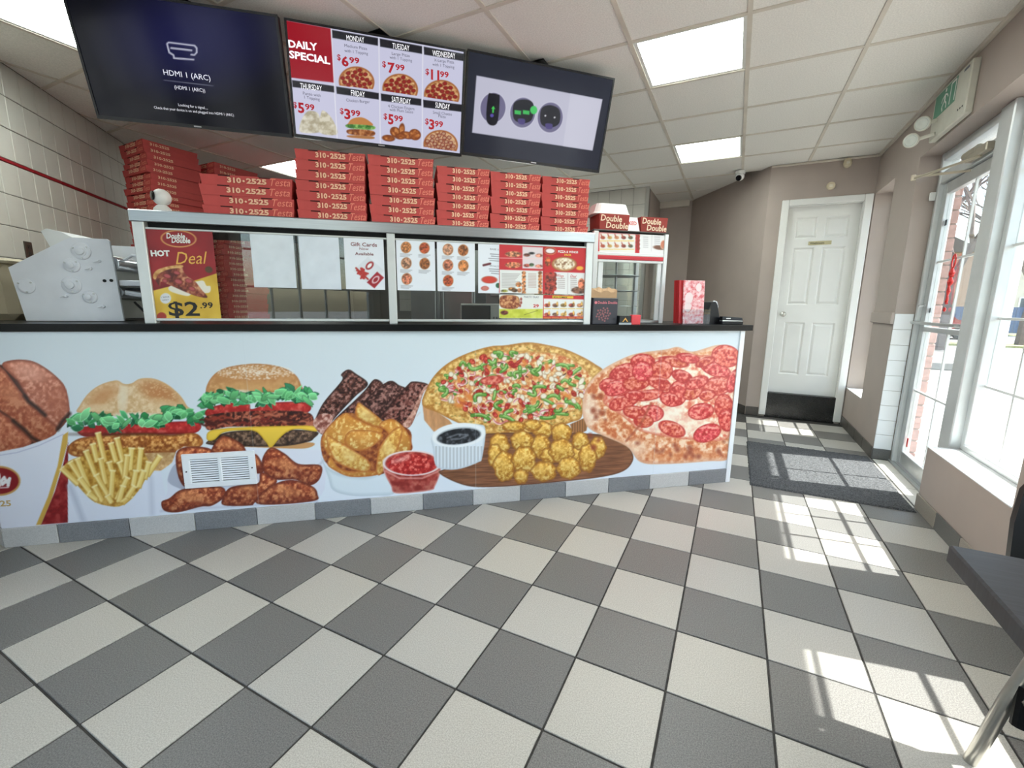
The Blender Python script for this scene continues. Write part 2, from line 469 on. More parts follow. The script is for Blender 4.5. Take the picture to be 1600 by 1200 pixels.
# ------------------------------------------------------------------ ceiling
CEILW = mat('ceiling_tile_white', (238, 235, 228), 0.9, noise=0.07, nscale=130, bump=0.6, bscale=160)
TEE = mat('ceiling_tee', (216, 208, 194), 0.5, noise=0.08, nscale=4)
DECK = mat('roof_deck', (120, 118, 114), 0.9, noise=0.1)
dk = MB(); dk.box(-6.6, 1.44, -2.3, 7.4, 2.76, 2.95)
ceiling = struct(dk.build('ceiling', DECK, base=False))
DX, DY, CX, CY = 0.6075, 0.61, -0.07, 3.435
LIGHTS = {(-1, -1), (-1, 2), (-8, 0), (-6, -4), (-1, -4), (-1, -7), (-5, 3)}
cprot = None
for i in range(-11, 2):
    for j in range(-10, 7):
        x0, y0 = CX + i * DX, CY + j * DY
        if x0 + DX + y0 + DY < -3.0 or (i, j) in LIGHTS: continue
        if y0 + DY / 2 > 6.05 and (x0 < -1.3 or x0 > -0.2):
            if y0 < 6.0 and x0 < -1.2: MB().box(x0 + 0.008, min(x0 + DX - 0.008, -1.125), y0 + 0.008, 6.05, ZC, ZC + 0.015).build('ceiling_tile', CEILW, ceiling)
            continue
        if x0 + y0 < -3.0:                                   # tile cut along the slanting tiled wall
            q = [(x0 + 0.008, y0 + 0.008), (x0 + DX - 0.008, y0 + 0.008), (x0 + DX - 0.008, y0 + DY - 0.008), (x0 + 0.008, y0 + DY - 0.008)]; o_ = []
            for (ax, ay), (bx, by) in zip(q, q[1:] + q[:1]):
                fa, fb = ax + ay + 3.01, bx + by + 3.01
                if fa >= 0: o_.append((ax, ay))
                if fa * fb < 0: t_ = fa / (fa - fb); o_.append((ax + (bx - ax) * t_, ay + (by - ay) * t_))
            if len(o_) > 2: MB().prism(o_, ZC, ZC + 0.015, lambda a, c, d: (a, c, d)).build('ceiling_tile', CEILW, ceiling)
            continue
        x1 = x0 + DX
        if x0 > 1.1: continue
        h = (DX / 2 - 0.008, DY / 2 - 0.008)
        if cprot is None:
            cprot = MB().cbox(-h[0], h[0], -h[1], h[1], 0, 0.015, 0.003).build('ceiling_tile', CEILW, ceiling, world=False); cprot.location = (x0 + DX / 2, y0 + DY / 2, ZC)
        else: dup(cprot, ceiling, (x0 + DX / 2, y0 + DY / 2, ZC))
for i in range(-10, 3):
    x = CX + i * DX
    if x > 1.12: x = 1.118
    y0 = max(-2.0, -3.0 - x); y1 = 6.06 if x < -1.13 or x > -0.1 else 7.05
    b = MB(); b.box(x - 0.012, x + 0.012, y0, y1, ZC - 0.006, ZC + 0.002); b.box(x - 0.002, x + 0.002, y0, y1, ZC, ZC + 0.035)
    b.build('ceiling_tee', TEE, ceiling)
for j in range(-8, 7):
    y = CY + j * DY
    x0 = max(-6.3, -3.0 - y); x1 = 1.125
    if y > 5.75: x0, x1 = (-6.3, -0.05) if y < 6.06 else (-1.1, -0.6)
    b = MB(); b.box(x0, x1, y - 0.012, y + 0.012, ZC - 0.0055, ZC + 0.002); b.build('ceiling_cross_tee', TEE, ceiling)
for k in range(1):
    b = MB(); b.box(XW - 0.02, XW, -2.0, YD, ZC - 0.022, ZC - 0.006); struct(b.build('trim_2', TEE))
    b = MB(); b.box(0.21, XW, YD - 0.02, YD, ZC - 0.022, ZC - 0.006); struct(b.build('trim_3', TEE))
GLOW = emit('light_diffuser', (246, 255, 249), PANEL_GLOW)
FRAMEW = mat('white_enamel', (225, 226, 222), 0.4)
LIGHT_LABELS = {(-1, -1): 'square ceiling light panel over the middle of the shop', (-1, 2): 'square ceiling light panel between the dome camera and the washroom door',
                (-8, 0): 'ceiling light panel behind the pizza boxes in the kitchen', (-6, -4): 'ceiling light panel beside the dark television by the tiled wall',
                (-1, -4): 'ceiling light panel above the floor in front of the counter', (-1, -7): 'ceiling light panel by the rear window', (-5, 3): 'unseen ceiling light panel added to brighten the kitchen'}  # last entry is a hidden panel, added so the kitchen is less dark
for (i, j), lab in LIGHT_LABELS.items():
    x0, y0 = CX + i * DX + 0.012, CY + j * DY + 0.012; x1, y1 = x0 + DX - 0.024, y0 + DY - 0.024
    t = thing('ceiling_light', lab, 'light', ((x0 + x1) / 2, (y0 + y1) / 2, ZC - 0.002), group='square light panels in the ceiling grid')
    b = MB(); w = 0.02
    for (a0, a1, c0, c1) in ((x0, x1, y0, y0 + w), (x0, x1, y1 - w, y1), (x0, x0 + w, y0 + w, y1 - w), (x1 - w, x1, y0 + w, y1 - w)): b.box(a0, a1, c0, c1, ZC - 0.001, ZC + 0.03)
    b.build('frame', FRAMEW, t)
    b = MB(); b.box(x0 + w, x1 - w, y0 + w, y1 - w, ZC + 0.006, ZC + 0.012); b.build('diffuser', GLOW, t)

# ------------------------------------------------------------------ walls
def tile_wall_mat(name, mirror=False):
    m = bpy.data.materials.new(name); m.use_nodes = True; t = m.node_tree; p = t.nodes['Principled BSDF']
    p.inputs['Base Color'].default_value = (*lin((120, 116, 108)), 1); p.inputs['Roughness'].default_value = 0.85
    return m
WALLGROUT = mat('wall_grout', (120, 116, 108), 0.85, noise=0.1, nscale=30)
WTILE = mat('white_wall_tile', (205, 202, 193), 0.28, noise=0.035, nscale=5)
LP = np.array([-4.353, 1.331, 0.0]); LD = np.array([-0.70711, 0.70711, 0]); LN = np.array([0.70711, 0.70711, 0])
def LWf(t, d, z): return LP + LD * t + LN * d + np.array([0, 0, z])   # along the tiled wall, out of it, up
lw = MB()
def lwbox(t0, t1, z0, z1): lw.box(t0, t1, -0.16, 0, z0, z1, fr=LWf)
lwbox(-1.9, 2.76, 0, 2.76)
lwbox(-4.74, -1.9, 0, 0.45); lwbox(-4.74, -1.9, 2.4, 2.76); lwbox(-4.74, -4.5, 0.45, 2.4); lwbox(-3.35, -3.05, 0.45, 2.4)
wall_left = struct(lw.build('wall_left', mat('wall_grout_left', (118, 113, 105), 0.7, noise=0.08, nscale=10), base=False))
rows = [(2.516, 2.717), (2.314, 2.511), (2.114, 2.309), (1.893, 2.088), (1.692, 1.889), (1.490, 1.688), (1.288, 1.486), (1.12, 1.284)]
lprot = {}
for c in range(-8, 12):
    t0 = 0.13 + c * 0.1562
    for ri, (z0, z1) in enumerate(rows):
        h = round(z1 - z0, 3)
        b = MB(); b.cbox(t0 + 0.0018, t0 + 0.1544, 0, 0.007, z0, z1, 0.0025, fr=LWf); b.build('wall_tile', WTILE, wall_left)
REDL = mat('red_liner', (150, 22, 34), 0.3)
for c in range(-4, 6):
    MB().cbox(0.13 + c * 0.3124 + 0.001, 0.13 + (c + 1) * 0.3124 - 0.001, 0, 0.01, 2.091, 2.111, 0.003, fr=LWf).build('liner_tile', REDL, wall_left)
# back of the kitchen
wb = MB(); wb.box(-6.6, -1.12, 6.06, 6.2, 0, 2.76); wb.box(-6.6, -6.3, 3.1, 6.06, 0, 2.76)
wall_back = struct(wb.build('wall_back', mat('kitchen_wall_grout', (112, 108, 101), 0.5, noise=0.05, nscale=4), base=False))
for c in range(0, 26):
    for r in range(0, 8):
        x1 = -1.15 - c * 0.1562; z1 = 2.717 - r * 0.202
        MB().cbox(x1 - 0.153, x1, 6.052, 6.06, z1 - 0.199, z1, 0.0025).build('wall_tile', WTILE, wall_back)
MB().box(-1.15, -1.11, 6.045, 6.075, 0, ZC).build('corner_trim', mat('steel_corner', (200, 200, 196), 0.3, 0.8), wall_back)
wp = MB(); wp.box(-1.25, -1.12, 6.2, 7.2, 0, 2.76); wp.box(-1.25, -0.6, 7.05, 7.2, 0, 2.76)
struct(wp.build('wall_passage', W_TAUPE, base=False))
# angled taupe wall beside the washroom door
an = MB(); an.prism([(0.2035, YD), (-0.70, 7.07), (-0.5, 7.2), (0.2035, YD + 0.25)], 0, 2.76, lambda a, b, d: (a, b, d))
struct(an.build('wall_angled', W_TAUPE, base=False))
b = MB(); b.box(-1.12, -0.72, 6.99, 7.05, 2.64, 2.72); struct(b.build('trim_4', TEE))
# wall with the washroom door
DL, DR, DB, DT = 0.415, 1.045, 0.285, 2.285
wd = MB(); wd.box(0.204, DL - 0.012, YD, YD + 0.2, 0, 2.76); wd.box(DR + 0.012, 1.43, YD, YD + 0.2, 0, 2.76); wd.box(DL - 0.012, DR + 0.012, YD, YD + 0.2, DT + 0.012, 2.76)
wall_door = struct(wd.build('wall_door', W_TAUPE, base=False))
b = MB(); b.box(DL - 0.2, DR + 0.3, YD + 0.2, YD + 0.24, 0, 2.76); b.build('backing', DECK, wall_door)
BLACKSTONE = mat('black_speckled_step', (40, 40, 40), 0.25, noise=1, nscale=90, rgb2=(24, 24, 24), spec=0.6)
st = MB(); st.cbox(0.40, 1.062, YD - 0.012, YD + 0.2, 0, DB - 0.003, 0.004); struct(st.build('step', BLACKSTONE))
WHITEP = mat('white_door_paint', (226, 226, 222), 0.38, noise=0.02, nscale=4)
door = thing('door_1', 'white six-panel washroom door raised on a black step', 'door', ((DL + DR) / 2, YD + 0.03, DB)); struct(door)
b = MB()
yl = YD + 0.05
xs = [DL, 0.497, 0.69, 0.755, 0.962, DR]; zs = [DB, 0.50, 1.08, 1.27, 1.87, 1.965, 2.18, DT]
# leaf built as stiles and rails around six recessed, raised-field panels
b.box(DL, 0.497, yl, yl + 0.04, DB, DT); b.box(0.962, DR, yl, yl + 0.04, DB, DT); b.box(0.69, 0.755, yl, yl + 0.04, DB, DT)
for z0, z1 in ((DB, 0.50), (1.08, 1.27), (1.87, 1.965), (2.18, DT)):
    b.box(0.497, 0.69, yl, yl + 0.04, z0, z1); b.box(0.755, 0.962, yl, yl + 0.04, z0, z1)
b.build('door_leaf', WHITEP, door)
for x0, x1 in ((0.497, 0.69), (0.755, 0.962)):
    for z0, z1 in ((0.50, 1.08), (1.27, 1.87), (1.965, 2.18)):
        b = MB(); g = 0.014; h = 0.036
        q = [(x0, z0), (x1, z0), (x1, z1), (x0, z1)]
        r = lambda e, y: [(x0 + e, y, z0 + e), (x1 - e, y, z0 + e), (x1 - e, y, z1 - e), (x0 + e, y, z1 - e)]
        vs = r(0, yl) + r(g, yl + 0.014) + r(h, yl + 0.003)
        fs = [(k, (k + 1) % 4, 4 + (k + 1) % 4, 4 + k) for k in range(4)] + [(4 + k, 4 + (k + 1) % 4, 8 + (k + 1) % 4, 8 + k) for k in range(4)] + [(8, 9, 10, 11)]
        b.add(vs, fs); b.build('door_panel', WHITEP, door)
b = MB()
CW_ = 0.062
for (x0, x1, z0, z1) in ((DL - 0.012 - CW_, DL - 0.006, 0.02, DT + 0.01 + CW_), (DR + 0.006, DR + 0.012 + CW_, 0.02, DT + 0.01 + CW_), (DL - 0.006, DR + 0.006, DT + 0.008, DT + 0.01 + CW_)):
    b.cbox(x0, x1, YD - 0.022, YD + 0.004, z0, z1, 0.006)
for (x0, x1, z0, z1) in ((DL - 0.012, DL - 0.001, DB, DT + 0.008), (DR + 0.001, DR + 0.012, DB, DT + 0.008), (DL - 0.012, DR + 0.012, DT + 0.001, DT + 0.012)):
    b.box(x0, x1, YD, YD + 0.12, z0, z1)
b.build('door_frame', WHITEP, door)
BRASS = mat('chrome_knob', (210, 208, 200), 0.15, 0.95)
b = MB(); b.lathe([(0.028, 0), (0.028, 0.006), (0.012, 0.01), (0.012, 0.03), (0.027, 0.04), (0.03, 0.052), (0.022, 0.064), (0.004, 0.067)], fr=lambda x, y, z: (DL + 0.055 + x, yl - z, 1.165 + y)); b.build('door_knob', BRASS, door, smooth=True)
pl = MB(); pl.cbox(0.628, 0.832, yl - 0.006, yl, 1.893, 1.932, 0.002)
pq = pl.build('door_sign', mat('pale_gold_plaque', (196, 188, 150), 0.35, 0.3), door)
tx = MB(); text(tx, Plane((0, yl - 0.006, 0), (1, 0, 0), (0, 0, 1)), 'Washroom', (0.642, 1.903), (0.768, 1.903), h=0.019, bold=0.02, px=False)
tx.build('lettering', mat('dark_ink', (52, 46, 40), 0.6), pq)
# ------------------------------------------------------------------ window wall
Y_A, Y_B = 4.52, 3.47           # entrance opening
Y_C = 2.53                      # near end of the first window
Y_D, Y_E = 1.97, 0.6            # second window
Y_F, Y_G = 5.10, 5.715          # narrow window beside the washroom door
ZS, ZH, XO = 0.40, 2.35, 1.40   # sill, head, outer face
wr = MB()
wr.box(XW, XO, -2.15, YD, ZH, 2.76)
wr.box(XW, XO, Y_F, YD, 0, ZS); wr.box(XW, XO, Y_G, YD, ZS, ZH)
wr.box(XW, XO, Y_A, Y_F, 0, ZH)
wr.box(XW, XO, Y_C, Y_B, 0, ZS); wr.box(XW, XO, Y_D, Y_C, 0, ZH)
wr.box(XW, XO, Y_E, Y_D, 0, ZS); wr.box(XW, XO, -2.15, Y_E, 0, ZH)
wall_right = struct(wr.build('wall_right', W_TAUPE, base=False))
WT2 = mat('bright_white_tile', (232, 235, 236), 0.25, noise=0.02, nscale=6)
for k in range(9):
    z0 = 0.088 + k * 0.1235
    MB().cbox(XW + 0.002, 1.248, Y_A - 0.008, Y_A, z0, z0 + 0.121, 0.002).build('wall_tile', WT2, wall_right)
BASE_D = tile_mat('dark_base_tile', (92, 86, 80), (70, 66, 62)); BASE_L = tile_mat('taupe_base_tile', (158, 150, 138), (134, 127, 117)); BASE_M = tile_mat('grey_base_tile', (108, 107, 104), (88, 87, 85))
MB().cbox(XW, 1.248, Y_A - 0.01, Y_A, 0, 0.086, 0.002).build('base_tile', BASE_M, wall_right)
br = bpy.data.objects.new('baseboard_right', None); COL.objects.link(br); struct(br); XF[br.name] = Matrix.Identity(4)
y = YD - 0.02
while y > Y_A + 0.02:
    y0 = max(Y_A - 0.01, y - 0.3); MB().cbox(XW - 0.011, XW, y0 + 0.002, y, 0, 0.1, 0.003).build('base_tile', BASE_D, br); y = y0
y = Y_B; k = 0
while y > -0.6:
    y0 = y - 0.305; MB().cbox(XW - 0.011, XW, y0 + 0.002, y, 0, 0.1, 0.003).build('base_tile', (BASE_L, BASE_M)[k % 2], br); y = y0; k += 1
bd = bpy.data.objects.new('baseboard_door', None); COL.objects.link(bd); struct(bd); XF[bd.name] = Matrix.Identity(4)
MB().cbox(1.108, XW - 0.012, YD - 0.012, YD, 0, 0.1, 0.003).build('base_tile', BASE_D, bd)
MB().cbox(0.21, 0.335, YD - 0.012, YD, 0, 0.1, 0.003).build('base_tile', BASE_D, bd)
ad = np.array([-0.904, 1.34, 0]); al = np.linalg.norm(ad); ad = ad / al; anr = np.array([-ad[1], ad[0], 0])
for k in range(5):
    MB().cbox(k * 0.305 + 0.002, min((k + 1) * 0.305, al), 0, 0.011, 0, 0.1, 0.003, fr=lambda a, d, z: np.array([0.204, YD, 0]) + ad * a + anr * d + np.array([0, 0, z])).build('base_tile', BASE_D, bd)
# wainscot ledge wrapped around the pier between the narrow window and the entrance
b = MB(); b.cbox(XW - 0.022, XW, Y_A - 0.012, Y_F, 1.115, 1.205, 0.004); struct(b.build('trim_5', W_TAUPE))
# sill tiles
for (y0, y1) in ((Y_C, Y_B), (Y_E, Y_D), (Y_F, Y_G)):
    y = y1
    while y > y0 + 0.02:
        ya = max(y0, y - 0.305); MB().cbox(XW - 0.004, XO, ya + 0.0015, y, ZS, ZS + 0.008, 0.002).build('sill_tile', WT2, wall_right); y = ya
# brick showing outside the entrance reveal
BRICK = mat('outside_brick', (186, 152, 144), 0.85, noise=0.12, nscale=30)
for k in range(24):
    MB().cbox(1.345, XO + 0.004, Y_A - 0.012, Y_A, 0.0 + k * 0.098, k * 0.098 + 0.088, 0.003).build('brick', BRICK, wall_right)
GLASS = glass('window_glass')
MUNT = mat('white_muntin', (214, 216, 214), 0.4)
def window(name, y0, y1, ym, x=1.33, z0=ZS + 0.008, z1=ZH):
    t = bpy.data.objects.new(name, None); COL.objects.link(t); struct(t); t.location = (x, (y0 + y1) / 2, z0); XF[t.name] = Matrix.Translation(t.location)
    b = MB(); w = 0.045
    b.cbox(x - 0.045, x + 0.045, y0, y0 + w, z0, z1, 0.004); b.cbox(x - 0.045, x + 0.045, y1 - w, y1, z0, z1, 0.004)
    b.cbox(x - 0.05, x + 0.05, y0 + w, y1 - w, z0, z0 + 0.035, 0.004); b.cbox(x - 0.045, x + 0.045, y0 + w, y1 - w, z1 - w, z1, 0.004)
    b.build('window_frame', ALUW, t)
    yy = [y0 + w] + ym + [y1 - w]; zz = [z0 + 0.035, 0.80, 1.187, 1.583, 1.98, z1 - w]
    for m in ym: MB().box(x - 0.007, x + 0.007, m - 0.007, m + 0.007, z0 + 0.035, z1 - w).build('muntin', MUNT, t)
    for z in zz[1:-1]: MB().box(x - 0.0065, x + 0.0065, y0 + w, y1 - w, z - 0.007, z + 0.007).build('muntin', MUNT, t)
    for a, c in zip(yy[:-1], yy[1:]):
        for e, f in zip(zz[:-1], zz[1:]): MB().box(x - 0.002, x + 0.002, a, c, e, f).build('window_pane', GLASS, t)
    return t
window('window_1', Y_C, 3.50, [2.865, 3.155])
window('window_2', Y_F, Y_G, [5.40])
window('window_3', Y_E, Y_D, [1.055, 1.51])
# entrance door
ed = bpy.data.objects.new('door_2', None); COL.objects.link(ed); struct(ed); ed.location = (1.30, 4.08, 0.02); XF[ed.name] = Matrix.Translation(ed.location)
b = MB()
b.cbox(1.25, 1.35, 4.47, Y_A - 0.012, 0.012, ZH, 0.004); b.cbox(1.235, 1.375, 3.50, 3.655, 0.012, ZH, 0.006)
b.cbox(1.255, 1.345, 3.655, 4.47, 2.135, 2.215, 0.004); b.cbox(1.255, 1.345, 3.655, 4.47, 2.295, ZH, 0.004)
b.build('door_frame', ALUW, ed)
MB().box(1.298, 1.302, 3.655, 4.47, 2.215, 2.295).build('transom_pane', GLASS, ed)
b = MB(); x0, x1 = 1.278, 1.322
b.cbox(x0, x1, 4.39, 4.466, 0.02, 2.13, 0.004); b.cbox(x0, x1, 3.66, 3.726, 0.02, 2.13, 0.004)
b.cbox(x0, x1, 3.726, 4.39, 2.055, 2.13, 0.004); b.cbox(x0, x1, 3.726, 4.39, 0.02, 0.125, 0.004); b.cbox(x0, x1, 3.726, 4.39, 1.07, 1.105, 0.004)
b.build('door_leaf', ALU, ed)
for z in (0.616, 1.575): MB().box(1.293, 1.307, 3.726, 4.39, z - 0.007, z + 0.007).build('muntin', MUNT, ed)
MB().box(1.2935, 1.3065, 3.99 - 0.007, 3.99 + 0.007, 0.125, 1.07).build('muntin', MUNT, ed); MB().box(1.2935, 1.3065, 3.99 - 0.007, 3.99 + 0.007, 1.105, 2.055).build('muntin', MUNT, ed)
for ya, yb in ((3.726, 3.99), (3.99, 4.39)):
    for za, zb in ((0.125, 0.616), (0.616, 1.07), (1.105, 1.575), (1.575, 2.055)): MB().box(1.299, 1.301, ya, yb, za, zb).build('door_pane', GLASS, ed)
b = MB(); b.tube([(1.278, 4.44, 1.135), (1.22, 4.44, 1.135), (1.215, 4.40, 1.135), (1.215, 3.72, 1.135), (1.22, 3.69, 1.135), (1.278, 3.69, 1.135)], 0.011); b.build('push_bar', ALU, ed, smooth=True)
b = MB(); b.cbox(1.215, 1.255, 3.70, 3.98, 2.15, 2.20, 0.006); b.cyl((1.235, 3.84, 2.2), (1.235, 4.02, 2.2), 0.026)
cl = b.build('door_closer', mat('worn_bronze_metal', (168, 160, 144), 0.4, 0.5), ed)
el = np.array([1.02, 4.16, 2.125])
b = MB(); b.tube([(1.235, 3.80, 2.145), el], 0.008); b.tube([(1.27, 4.02, 2.115), el + (0.0, 0, 0.012)], 0.008); b.cyl(el + (0, 0, -0.012), el + (0, 0, 0.024), 0.014)
b.build('closer_arm', mat('closer_arm_metal', (206, 196, 176), 0.35, 0.6), ed)
b = MB(); b.tube([(1.278, 4.43, 1.26), (1.245, 4.43, 1.26), (1.24, 4.39, 1.255)], 0.008); b.lathe([(0.016, 0), (0.016, 0.008)], fr=lambda x, y, z: (1.278 - z, 4.43 + x, 1.26 + y), n=12); b.build('latch', ALU, ed)
b = MB(); b.cbox(XW + 0.085, 1.25, Y_A - 0.03, Y_A - 0.012, 2.03, 2.09, 0.004); b.build('contact_sensor', FRAMEW, ed)
# red stickers and the hanging red open sign on the door glass
RED = mat('red_vinyl', (196, 44, 40), 0.45)
sg = MB(); dp = Plane((1.294, 0, 0), (0, -1, 0), (0, 0, 1))
yc, x_ = 4.075, 1.285
ring = [(x_, yc + 0.0 + 0.026 * math.cos(a), 1.555 + 0.045 * math.sin(a)) for a in np.linspace(0, 2 * math.pi, 17)]
sg.tube(ring, 0.005, 6)
sg.tube([(x_, yc + 0.004 * (-1) ** k, 1.51 - k * 0.03) for k in range(9)], [0.008, 0.017, 0.008, 0.018, 0.007, 0.012, 0.006, 0.009, 0.005], 8)
sg.tube([(x_, yc + 0.03, 1.47), (x_, yc - 0.03, 1.455)], 0.007, 6); sg.tube([(x_, yc + 0.02, 1.42), (x_, yc - 0.025, 1.405)], 0.007, 6); sg.tube([(x_, yc + 0.02, 1.29), (x_, yc - 0.015, 1.275)], 0.006, 6)
sg.lathe([(0.004, -0.016), (0.016, -0.006), (0.016, 0.006), (0.004, 0.016)], fr=lambda a, c, z: (x_ + a * 0.5, yc + 0.01 + c, 1.235 + z), n=10)
tag(sg.build('hanging_charm', RED, smooth=True), 'red looped hanging charm on the glass of the entrance door', 'charm')
def plate(name, y0, y1, z0, z1, lab, m=RED, x=1.296, rnd=0.012):
    b = MB(); b.cbox(x - 0.0015, x, y0, y1, z0, z1, 0.0004); return tag(b.build(name, m), lab, 'sticker')
s1_ = plate('door_sticker', 3.735, 3.80, 1.43, 1.52, 'small red sticker with white print high on the entrance door glass')
s2_ = plate('door_sticker', 3.735, 3.79, 1.12, 1.32, 'tall red sticker with white print above the push bar of the door')
s3_ = plate('door_sticker', 4.345, 4.372, 0.17, 0.24, 'tiny red sticker low in the corner of the door glass')
INKW = mat('white_ink', (238, 238, 234), 0.5)
dpl = Plane((1.2942, 3.80, 1.43), (0, -1, 0), (0, 0, 1))
tx = MB(); tx.add([(1.2942, y, z) for z in (1.475, 1.482) for y in (3.745, 3.79)] + [(1.2942, y, z) for z in (1.455, 1.462) for y in (3.745, 3.785)], [(0, 1, 3, 2), (4, 5, 7, 6)]); tx.build('print', INKW, s1_)
tx = MB(); text(tx, Plane((1.2942, 0, 0), (0, -1, 0), (0, 0, 1)), 'S', (-3.785, 1.19), (-3.745, 1.19), px=False, d=0); tx.build('print', INKW, s2_)
b = MB(); b.box(1.2945, 1.296, 4.35, 4.386, 1.83, 1.87); tag(b.build('alarm_decal', mat('black_decal', (28, 34, 42), 0.4)), 'small black alarm decal in the top corner of the door glass', 'sticker')
b = MB(); b.box(1.2945, 1.296, 4.362, 4.386, 1.21, 1.245); tag(b.build('hours_decal', mat('black_decal', (28, 34, 42), 0.4)), 'tiny dark decal on the door glass above the push bar', 'sticker')

# ------------------------------------------------------------------ rear of the shop, behind the camera
re = MB(); re.box(-1.15, XO, -2.17, -2.02, 0, 0.45); re.box(-1.15, XO, -2.17, -2.02, 2.4, 2.76); re.box(-1.15, -0.9, -2.17, -2.02, 0.45, 2.4); re.box(1.0, XO, -2.17, -2.02, 0.45, 2.4)
struct(re.build('wall_rear', mat('rear_wall_paint', (206, 204, 198), 0.6, noise=0.03, nscale=3), base=False))
def glazed(name, fr, a0, a1, n):
    t = bpy.data.objects.new(name, None); COL.objects.link(t); struct(t); XF[t.name] = Matrix.Identity(4)
    b = MB(); w = 0.05
    b.box(a0, a1, -0.03, 0.03, 0.45, 0.45 + w, fr=fr); b.box(a0, a1, -0.03, 0.03, 2.4 - w, 2.4, fr=fr); b.box(a0, a0 + w, -0.03, 0.03, 0.5, 2.35, fr=fr); b.box(a1 - w, a1, -0.03, 0.03, 0.5, 2.35, fr=fr)
    b.build('window_frame', ALUW, t)
    for k in range(1, n):
        a = a0 + (a1 - a0) * k / n; MB().box(a - 0.012, a + 0.012, -0.015, 0.015, 0.5, 2.35, fr=fr).build('muntin', MUNT, t)
    for z in (0.95, 1.42, 1.88): MB().box(a0 + w, a1 - w, -0.014, 0.014, z - 0.012, z + 0.012, fr=fr).build('muntin', MUNT, t)
    MB().box(a0 + w, a1 - w, -0.002, 0.002, 0.5, 2.35, fr=fr).build('window_pane', GLASS, t)
glazed('window_4', lambda a, d, z: LWf(a, d - 0.08, z), -3.05, -1.9, 3)
glazed('window_5', lambda a, d, z: LWf(a, d - 0.08, z), -4.5, -3.35, 3)
glazed('window_6', lambda a, d, z: np.array([a, -2.095 + d, z]), -0.9, 1.0, 5)

# ================================================================== OUTSIDE
LOT = mat('pale_lot', (132, 130, 126), 0.9, noise=0.12, nscale=6)
b = MB(); b.box(-60, 90, -60, 110, -0.3, -0.13); struct(b.build('ground', LOT, base=False))
b = MB(); b.box(XO, 3.2, -6, 12, -0.13, -0.02); struct(b.build('sidewalk', mat('pavement', (172, 168, 162), 0.9, noise=0.07, nscale=8), base=False))
CANW = mat('canopy_white', (216, 216, 212), 0.7, noise=0.03)
b = MB(); b.box(XO, 2.94, -2.6, 8.5, 3.2, 3.45); b.box(XO, 1.5, -2.6, 8.5, 2.76, 3.2); struct(b.build('canopy', CANW, base=False))
b = MB(); b.box(-7.2, XO, -2.4, 7.6, 2.951, 3.3); struct(b.build('roof', DECK, base=False))
ROADM = mat('road_asphalt', (128, 127, 126), 0.9, noise=0.08, nscale=5)
b = MB(); b.box(-20, 60, 25.5, 33, -0.129, -0.10); struct(b.build('road', ROADM, base=False))
KERB = mat('kerb_concrete', (150, 146, 138), 0.9, noise=0.08, nscale=4)
b = MB(); b.cbox(5.2, 9.0, 11.2, 11.5, -0.13, 0.03, 0.02); tag(b.build('parking_kerb', KERB), 'low concrete parking kerb lying across the pale car park', 'kerb')
b = MB(); b.cbox(3.6, 4.6, 13.4, 13.65, -0.13, 0.05, 0.02); tag(b.build('wheel_stop', KERB), 'short concrete wheel stop beyond the entrance door', 'kerb')
VERGE = mat('dry_grass', (150, 150, 104), 0.95, noise=0.2, nscale=12)
b = MB(); b.box(-20, 60, 23.0, 25.5, -0.13, -0.05); struct(b.build('verge', VERGE, base=False))
b = MB(); b.box(-20, 60, 33, 60, -0.13, -0.06); struct(b.build('verge_far', VERGE, base=False))
FEN = mat('blue_grey_fence', (82, 100, 132), 0.8, noise=0.08)
for k in range(14):
    t = thing('fence_panel', 'blue grey board fence panel beyond the road', 'fence', (4 + k * 2.06, 35.0, -0.06), group='fence panels along the far side of the road')
    for q in range(8): MB().box(-0.975 + q * 0.248, -0.745 + q * 0.248, -0.02, 0.02, 0.05, 1.5).build('board', FEN, t, world=False)
    MB().box(-1.04, -0.98, -0.05, 0.05, 0, 1.6).build('post', FEN, t, world=False)
def house(x, y, w, d, h, wallc, roofc, lab):
    t = thing('house', lab, 'house', (x, y, -0.06))
    MB().box(-w / 2, w / 2, 0, d, 0, h).build('wall', mat('house_wall_%d_%d' % (x, y), wallc, 0.9, noise=0.06, nscale=2), t, world=False)
    b = MB(); b.prism([(-w / 2 - 0.4, h), (w / 2 + 0.4, h), (0, h + w * 0.32)], -0.4, d + 0.4, lambda a, c, e: (a, e, c)); rf = b.build('roof', mat('house_roof_%d' % y, roofc, 0.9, noise=0.1, nscale=3), t, world=False)
    for wx in (-w * 0.27, w * 0.2):
        for wz in (1.0, 3.6):
            if wz + 1.4 > h: continue
            f = MB().box(wx - 0.6, wx + 0.6, -0.06, 0, wz, wz + 1.3).build('window', mat('house_trim', (220, 220, 216), 0.6), t, world=False)
            MB().box(wx - 0.5, wx + 0.5, -0.075, -0.06, wz + 0.1, wz + 1.2).build('pane', mat('house_pane', (80, 92, 104), 0.15), f, world=False)
    MB().box(-0.5, 0.5, -0.05, 0, 0, 2.1).build('door', mat('house_door', (112, 70, 56), 0.6), t, world=False)
house(10.5, 44, 9, 8, 5.4, (168, 140, 126), (96, 90, 86), 'brick house with a grey gable roof behind the fence')
house(21.5, 46, 9, 8, 5.6, (206, 198, 186), (110, 92, 82), 'pale rendered house with a brown gable roof behind the fence')
house(33, 47, 9, 8, 5.4, (176, 152, 138), (92, 88, 88), 'tan house with a dark roof farthest along the fence')
BARK = mat('bare_bark', (112, 100, 94), 0.95, noise=0.15, nscale=6)
